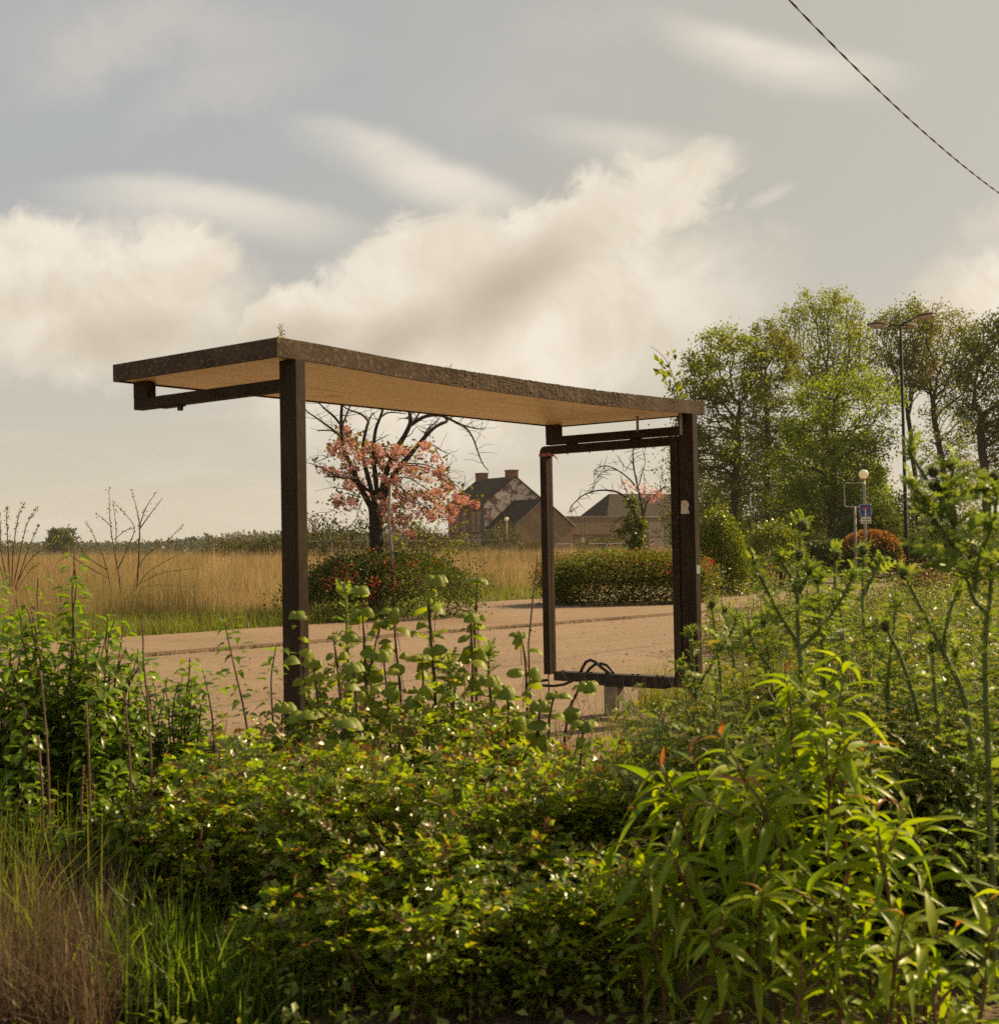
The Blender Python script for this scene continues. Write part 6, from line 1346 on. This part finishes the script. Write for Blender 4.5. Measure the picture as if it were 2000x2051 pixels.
# --- thistles
def thistle(stems, Z, label, heads=(), lsz=.14, r=.011, ln=1.0, dz=0.0, spine=1.0, loc=None):
    ps = []
    for k, pts in enumerate(stems):
        p = shoot_px(pts, Z+rng.normal(0, .05)*(k > 0), rng.normal(0, .08), 6)
        if k == 0: p = np.concatenate([[[p[0][0], p[0][1], -.02]], p])
        ps.append(p)
    root = thing('thistle', (ps[0][0][0], ps[0][0][1], 0), label, 'thistle', 'thistles')
    mb = MB(); ml = MB()
    for k, p in enumerate(ps): mb.tube(p, np.linspace(r*(1 if k == 0 else .7), r*.42, len(p)), 7, False)
    part(mb, 'stem', M['stem_green'], root, True)
    P, A, Nn, Sz = [], [], [], []
    for k, p in enumerate(ps):
        o, t, s = along(p, .036/ln, .25 if k == 0 else .1); n_ = len(o)
        az = np.arange(n_)*2.4+k; sd = np.stack([np.cos(az), np.sin(az), 0*az], 1)
        P.append(o); A.append(sd*.8+t*.55+.2*unit(n_)); Nn.append(t*.9-sd*.3+.4*unit(n_)); Sz.append(lsz*1.05*np.clip(1.25-.9*s, .38, 1)*rng.uniform(.6, 1.2, n_))
        o, t, s = along(p, .0045/spine, .15); n_ = len(o); sd = unit(n_); sd -= (sd*t).sum(1, keepdims=True)*t   # spiny wings
        P.append(o); A.append(sd+t*.5); Nn.append(t+.5*unit(n_)); Sz.append(.026*rng.uniform(.5, 1.4, n_))
        tip = p[-1]; n_ = 11; P.append(np.tile(tip, (n_, 1))+rng.normal(0, .006, (n_, 3))); A.append(unit(n_)+[0, 0, .9]); Nn.append(unit(n_)); Sz.append(lsz*.42*rng.uniform(.4, 1.2, n_))
    P, A, Nn, Sz = map(np.concatenate, (P, A, Nn, Sz))
    scatter(ml, T_THISTLE, P, A, Nn, Sz, .55); part(ml, 'leaves', L['thistle'], root)
    for (hx_, hy_, hr, pur) in heads:
        c_ = atZ(hx_, hy_, Z-.02); rr = hr/F*Z; mb = MB(); mb.sphere(c_, rr, 14, 9, (1, 1, 1.1)); 
        hd = part(mb, 'flower_head', M['head'], root, True)
        mb = MB(); u = unit(70); u[:, 2] = np.where(u[:, 2] < -.6, -u[:, 2], u[:, 2]); mb.leaves(T_QUAD, c_+u*rr*.9, u+.3*unit(70), unit(70), rr*1.0, .2); part(mb, 'bracts', L['thistle'], hd)
        if pur: mb = MB(); u = unit(60)*.35+[0, 0, 1]; mb.leaves(T_QUAD, np.tile(c_+ZUP*rr*.8, (60, 1)), u, unit(60), rr*.8, .25); part(mb, 'florets', M['purple'], hd)
    return root
thistle([[(700, 1400), (697, 1330), (694, 1250), (692, 1190)]], 6.0, 'thistle with feathery upright leaves right of the near post', lsz=.20, r=.009, ln=1.2)
thistle([[(872, 1400), (866, 1330), (862, 1270), (862, 1222)]], 6.1, 'thistle hidden behind the tallest round leaved shoot', lsz=.22, r=.009, ln=1.1)
thistle([[(985, 1430), (982, 1390), (978, 1340), (980, 1312)]], 6.2, 'small thistle left of the empty frame', lsz=.18, r=.008)
thistle([[(750, 1480), (748, 1420), (742, 1370)]], 5.9, 'low thistle between the tall round leaved shoots', lsz=.22, r=.008)
thistle([[(905, 1450), (903, 1390), (898, 1345)]], 6.1, 'low thistle right of the tallest round leaved shoot', lsz=.22, r=.008)
thistle([[(1445, 1420), (1440, 1330), (1430, 1260), (1425, 1215)], [(1438, 1310), (1465, 1265), (1475, 1240)]], 6.4, 'thistle between the right post and the budding one', [(1425, 1210, 7, 0)], .14, .008, 1.0, spine=1.3)
thistle([[(1550, 1450), (1545, 1360), (1535, 1290), (1530, 1250)], [(1543, 1340), (1515, 1300), (1500, 1270)]], 5.0, 'leafy thistle below the budding one', [(1530, 1246, 8, 0)], .15, .009, 1.0, spine=1.4)
thistle([[(1650, 1420), (1648, 1320), (1640, 1220), (1637, 1165)], [(1645, 1290), (1665, 1240), (1668, 1210)], [(1642, 1250), (1625, 1205)]], 5.0, 'thistle crowded against the budding one', [(1637, 1160, 9, 1), (1669, 1206, 8, 0)], .14, .009, 1.0, spine=1.4)
thistle([[(1780, 1480), (1778, 1380), (1785, 1290), (1795, 1215)], [(1780, 1340), (1755, 1290), (1748, 1260)]], 4.9, 'thistle in front of the reddish shrubs', [(1796, 1210, 9, 0)], .14, .009, 1.0, spine=1.4)
thistle([[(1880, 1560), (1878, 1450), (1870, 1360), (1868, 1300)], [(1875, 1400), (1905, 1350), (1915, 1315)]], 4.4, 'leafy thistle left of the huge one', [(1868, 1296, 10, 0)], .15, .010, 1.0, spine=1.4)
thistle([[(645, 1480), (643, 1420), (640, 1370)]], 6.0, 'low thistle at the foot of the near post', lsz=.2, r=.008)
thistle([[(1398, 1480), (1394, 1400), (1388, 1330), (1384, 1270)], [(1394, 1380), (1420, 1340), (1442, 1300)], [(1392, 1400), (1370, 1350), (1355, 1330)]], 6.6, 'thistle in front of the right shelter post', [(1390, 1262, 8, 0)], .15, .009)
thistle([[(1330, 1560), (1325, 1490), (1318, 1430)]], 6.0, 'dark young thistle on the bare earth', lsz=.2, r=.008)
thistle([[(1608, 1420), (1604, 1340), (1598, 1270), (1597, 1180), (1600, 1110), (1606, 1050)], [(1600, 1290), (1560, 1230), (1530, 1170), (1508, 1128)], [(1604, 1300), (1650, 1250), (1690, 1190), (1710, 1150)], [(1599, 1200), (1580, 1150), (1560, 1118)], [(1598, 1190), (1620, 1150), (1622, 1140)]], 4.7,
        'branching thistle in bud in front of the dome bush', [(1600, 1110, 9, 1), (1623, 1140, 13, 0), (1558, 1116, 8, 1), (1606, 1052, 10, 0)], .13, .011, 1.0, spine=1.4)
thistle([[(1690, 1330), (1684, 1240), (1672, 1170), (1674, 1105)], [(1680, 1220), (1700, 1180), (1705, 1160)]], 5.6, 'thistle with spiky bracts below the orange bush', [(1674, 1112, 9, 0), (1706, 1158, 8, 0)], .13, .010, 1.0, spine=1.4)
thistle([[(1735, 1380), (1732, 1290), (1727, 1200), (1728, 1100)], [(1730, 1190), (1755, 1140), (1764, 1120)]], 5.3, 'thin thistle between the budding ones', [(1728, 1102, 9, 0)], .12, .010, 1.0, spine=1.4)
thistle([[(1840, 1440), (1828, 1390), (1800, 1310), (1774, 1258)]], 4.6, 'single leaning thistle with a blunt green head', [(1772, 1254, 10, 0)], .12, .010, .9)
thistle([[(1945, 1500), (1928, 1390), (1890, 1310), (1850, 1230), (1812, 1155)], [(1890, 1310), (1898, 1240), (1915, 1190)]], 4.3, 'long leaning thistle with a purplish stem end', [(1810, 1150, 10, 0)], .13, .011, .9, spine=1.3)
thistle([[(1985, 1700), (1978, 1500), (1972, 1300), (1982, 1200), (1988, 1100), (1994, 1000)], [(1975, 1230), (1945, 1190), (1930, 1110), (1900, 1030), (1872, 985), (1845, 945), (1822, 905)], [(1905, 1040), (1870, 1020), (1826, 968)], [(1930, 1120), (1885, 1060), (1858, 1022)], [(1890, 1010), (1905, 960), (1908, 935)], [(1880, 1000), (1935, 985), (1985, 980)], [(1950, 1180), (1960, 1120), (1985, 1060)]], 3.9,
        'huge thistle towering at the right photo edge', [(1868, 945, 11, 1), (1880, 975, 13, 0), (1990, 955, 9, 1), (1904, 935, 8, 0), (1826, 908, 8, 0)], .15, .0105, 1.1, spine=1.8)
thistle([[(1965, 1900), (1960, 1760), (1955, 1640), (1962, 1540)]], 4.0, 'lower thistle stem beside the huge one', lsz=.14, r=.009)
thistle([[(1470, 1330), (1462, 1270), (1450, 1225)], [(1466, 1290), (1500, 1265), (1515, 1240)]], 7.6, 'small thistle on the verge behind the right post', [(1450, 1222, 6, 0)], .13, .008)
# --- long leaved shrub (lower right)
sh_list = [
 ([(1700, 1900), (1690, 1620), (1680, 1450), (1688, 1330)], 3.75, .15, 'long leaved shoot with orange tip leaves, tallest of its shrub'),
 ([(1560, 1900), (1590, 1620), (1585, 1450), (1572, 1345)], 3.85, .13, 'long leaved shoot with orange tip left of the tallest one'),
 ([(1650, 1900), (1660, 1640), (1655, 1500), (1648, 1410)], 3.6, .15, 'long leaved shoot with a drooping whorl in the middle of the shrub'),
 ([(1410, 1950), (1385, 1720), (1350, 1590), (1312, 1525)], 3.75, .15, 'long leaved shoot leaning furthest left over the rose thicket'),
 ([(1470, 1950), (1440, 1700), (1405, 1570), (1378, 1500)], 3.8, .15, 'long leaved shoot just left of the arching one'),
 ([(1290, 1980), (1272, 1830), (1258, 1740), (1255, 1685)], 3.7, .13, 'leftmost low long leaved shoot within the rose thicket'),
 ([(1560, 1950), (1530, 1700), (1480, 1540), (1432, 1460)], 3.65, .15, 'long leaved shoot arching left over the bare earth'),
 ([(1600, 1950), (1570, 1740), (1530, 1620), (1490, 1560)], 3.55, .15, 'long leaved shoot below the arching one'),
 ([(1800, 2000), (1780, 1800), (1762, 1690), (1753, 1610)], 3.35, .16, 'long leaved shoot with two orange spears in the lower right'),
 ([(1960, 2051), (1975, 1950), (1980, 1870), (1977, 1805)], 3.2, .15, 'long leaved shoot at the right photo edge'),
 ([(1880, 2100), (1872, 2030), (1868, 1985), (1866, 1965)], 3.15, .15, 'long leaved shoot at the bottom right corner'),
 ([(1420, 1980), (1390, 1830), (1360, 1740), (1335, 1690)], 3.6, .13, 'long leaved shoot bordering the rose thicket'),
 ([(1520, 2000), (1520, 1880), (1530, 1790), (1545, 1730)], 3.45, .14, 'shaded long leaved shoot low in the shrub'),
 ([(1680, 2000), (1675, 1900), (1680, 1820), (1690, 1765)], 3.35, .15, 'long leaved shoot with pale reflecting leaves low in the shrub'),
 ([(1450, 2051), (1440, 1940), (1440, 1870), (1450, 1810)], 3.45, .13, 'dark long leaved shoot near the photo bottom'),
 ([(1330, 2000), (1310, 1880), (1295, 1800), (1285, 1745)], 3.6, .12, 'long leaved shoot over the lush grass blades'),
 ([(1780, 2051), (1790, 1960), (1800, 1890), (1812, 1835)], 3.25, .15, 'long leaved shoot right of the two orange spears'),
 ([(1590, 2100), (1600, 2000), (1605, 1940), (1610, 1900)], 3.25, .14, 'dark long leaved shoot at the photo bottom under the shrub'),
 ([(1740, 1800), (1745, 1650), (1740, 1560), (1730, 1490)], 3.9, .14, 'long leaved shoot behind the tallest one'),
 ([(1850, 1900), (1850, 1760), (1845, 1690), (1840, 1640)], 3.7, .14, 'long leaved shoot among the weeds before the huge thistle'),
 ([(1500, 1800), (1530, 1640), (1545, 1560), (1552, 1490)], 3.9, .13, 'long leaved shoot behind the arching one')]
for (pts, Z, sz, lab) in sh_list:
    p = shoot_px(pts, Z, rng.normal(0, .08), 6); p = p[p[:, 2] > 0.03]; p = np.concatenate([[[p[0][0], p[0][1], -.02]], p])
    p2 = []
    for k in range(2):
        i = rng.integers(len(p)//3, len(p)*2//3); d = unit(1)[0]*[1, .6, 0]; q = p[i:i+8]-p[i]; u = np.linspace(0, 1, len(q))[:, None]; p2.append(p[i]+q*.7+d*u*.16+ZUP*.02*u)
    ml, mt = MB(), MB(); cs = [p]+[q for q in p2 if len(q) > 3]
    add_leaves((ml, mt), cs, .018, sz*(1.02 if Z > 3.5 else .82), T_LANCE, 'alternate', .30, droop=.12, width=1.0, tipfrac=.045, jitter=.45, pet=.004)
    plant('long_leaved_shoot', p[0], lab, 'shrub shoot', cs, .006, 'twig_red', [('leaves', ml, 'peach'), ('young_leaves', mt, 'peach_tip')], 'long leaved shrub shoots')
# --- ground cover of the verge
def verge_mask(X, Z):
    q = np.column_stack([X-A0[0], Z-A0[1]]); a = q@D1[:2]; b = q@D2[:2]
    lim = np.where(b < 6.8, -0.55, -0.55+np.minimum(4.4, (b-6.8)*1.2))
    return a, b, lim
mb = MB()
X, Z = frustum(21000, 5.0, 30, 1.5, xr=(0.03, 0.5)); a, b, lim = verge_mask(X, Z)
bare = (a > -2.4) & (a < .2) & (b < 6.0) & (np.sin(X*7)*np.sin(Z*5) > -.75)
k = (a < lim+.1*rng.normal(0, 1, len(X))) & ~bare; X, Z = X[k], Z[k]
clumps(mb, np.column_stack([X, Z, np.zeros(len(X))-.01]), .15, .62, .0065, 2, .35, 3)
X, Z = frustum(5000, 8.6, 13, 1.2, xr=(0.10, 0.3)); a, b, lim = verge_mask(X, Z); k = (a > -.9) & (a < 1.0) & (b > 3.6) & ((b > 4.4) | (a < -.1)); X, Z = X[k], Z[k]
clumps(mb, np.column_stack([X, Z, np.zeros(len(X))]), .08, .45, .006, 2, .4, 3)
X = rng.uniform(-.1, 1.25, 1200); Z = rng.uniform(4.4, 7.2, 1200); k = rng.random(1200) < .6; clumps(mb, np.column_stack([X[k], Z[k], 0*X[k]]), .08, .32, .006, 2, .4, 3)
struct(mb, 'wild_grass', M['g_green'], 'stuff')
mb = MB(); X, Z = frustum(9000, 5.0, 28, 1.4, xr=(0.02, 0.5)); a, b, lim = verge_mask(X, Z); k = (a < lim) & ((a < -2) | (b > 5.5) | (rng.random(len(X)) < .25)); X, Z = X[k], Z[k]
clumps(mb, np.column_stack([X, Z, 0*X-.01]), .2, .75, .006, 1, .25, 3)
X = rng.uniform(-2.4, 1.6, 2500); Z = rng.uniform(5.6, 7.4, 2500); a, b, lim = verge_mask(X, Z); k = (a < -.3) & (rng.random(2500) < .5); clumps(mb, np.column_stack([X[k], Z[k], 0*X[k]]), .05, .3, .006, 2, .5, 3)
struct(mb, 'dry_stalks', M['g_hay'], 'stuff')
# leafy weeds, a mixed mass
mb, ms = MB(), MB()
X, Z = frustum(7500, 4.3, 26, 1.35, xr=(0.10, 0.47)); a, b, lim = verge_mask(X, Z)
k = (a < lim-.1) & ((a < -2.5) | (b > 5.2)); X, Z = X[k], Z[k]
cs = []
for x, z in zip(X, Z):
    h = rng.uniform(.3, .85)*(1.3 if (x > .9 and 4.8 < z < 10 and rng.random() < .45) else 1)*(1.15 if z > 9 else 1.0); d = rng.normal(0, .12, 2); u = np.linspace(0, 1, 6)[:, None]; cs.append(np.column_stack([x+d[0]*u*u, z+d[1]*u*u, h*u-.02])); ms.tube(cs[-1], np.linspace(.0035, .0015, 6)*(1+z/20), 3, False)
add_leaves((mb, None), cs, .042, .082, [leaf_tpl(2, .42, .2, -.3), leaf_tpl(2, .3, .25, -.5), T_THISTLE[1]], 'opposite', .12, droop=.15)
struct(mb, 'weeds', L['weed'], 'stuff'); struct(ms, 'weed_stalks', M['stem_green'], 'stuff')
# low brambly cover under the near plants, so no bare plane shows between them
mb = MB()
n = 9000; X = rng.uniform(-2.3, 2.6, n); Z = rng.uniform(3.4, 6.0, n); a, b, lim = verge_mask(X, Z); k = (a < -1.3); X, Z = X[k], Z[k]
P = np.column_stack([X, Z, .16*rng.random(len(X))**1.5]); scatter(mb, T_SMALL, P, unit(len(P)), unit(len(P))+[0, 0, 1.2], rng.uniform(.02, .05, len(P)))
struct(mb, 'ground_cover', L['weed'], 'stuff')
# dry weeds at the lower left, lush grass tufts
mb = MB(); n = 11000; X = rng.uniform(-2.2, -1.05, n); Z = rng.uniform(3.5, 5.0, n); k = X < -1.12-.25*(Z-3.8)+.05*rng.normal(0, 1, n); X, Z = X[k], Z[k]
clumps(mb, np.column_stack([X, Z, 0*X-.01]), .10, .42, .005, 2, .55, 3)
struct(mb, 'dry_weeds', M['g_hay'], 'stuff')
mb = MB(); n = 1300; X = rng.normal(-1.75, .25, n); Z = rng.uniform(3.6, 5.0, n); k = X < -1.1; clumps(mb, np.column_stack([X[k], Z[k], 0*X[k]]), .25, .62, .006, 1, .35, 3)
struct(mb, 'tall_grass', M['g_green'], 'stuff')
mb = MB()
for (cx_, cy_, sx_, sy_, n, h0, h1) in ((-.98, 3.98, .15, .12, 520, .22, .46), (-.86, 3.85, .12, .09, 320, .2, .38), (-1.12, 4.1, .09, .1, 160, .25, .55), (-.75, 3.8, .10, .06, 160, .15, .3), (.34, 3.95, .05, .08, 60, .15, .34), (.43, 3.9, .04, .06, 40, .15, .36), (.28, 4.02, .04, .05, 30, .12, .25)):
    clumps(mb, np.column_stack([rng.normal(cx_, sx_, n), rng.normal(cy_, sy_, n), np.zeros(n)]), h0*.75, h1*.75, .011, 1, .4, 4)
struct(mb, 'lush_grass', M['g_lush'], 'stuff')
# litter on the bare earth
L['litter'] = leafmat('dry leaf litter', [(0.16, 0.10, 0.05), (0.22, 0.15, 0.08), (0.10, 0.06, 0.035), (0.3, 0.22, 0.13)], .2, (1, 1, 1), .8, .2)
mb = MB(); n = 5200; bb = rng.uniform(-2, 8, n); aa = rng.uniform(-3, .9, n); P = np.array([W(x, y, .012) for x, y in zip(aa, bb)])
scatter(mb, T_SMALL+[T_QUAD], P, unit(n)*[1, 1, .15], np.tile([0, 0, 1.0], (n, 1))+.35*unit(n), rng.uniform(.012, .05, n)); struct(mb, 'leaf_litter', L['litter'], 'stuff')

# ------------------------------------------------------------------ thin haze in the air
mb = MB(); mb.box((-1500, -1500, -3), (1500, 1500, 60))
m = bpy.data.materials.new('haze'); m.use_nodes = True; m.node_tree.nodes.clear(); N = NT(m.node_tree); out = N.new('ShaderNodeOutputMaterial')
pv = N.new('ShaderNodeVolumePrincipled'); pv.inputs['Color'].default_value = (.95, .9, .8, 1); pv.inputs['Density'].default_value = 0.00016; pv.inputs['Anisotropy'].default_value = 0.2
N.l.new(pv.outputs[0], out.inputs['Volume'])
hz = struct(mb, 'haze', m, 'stuff')
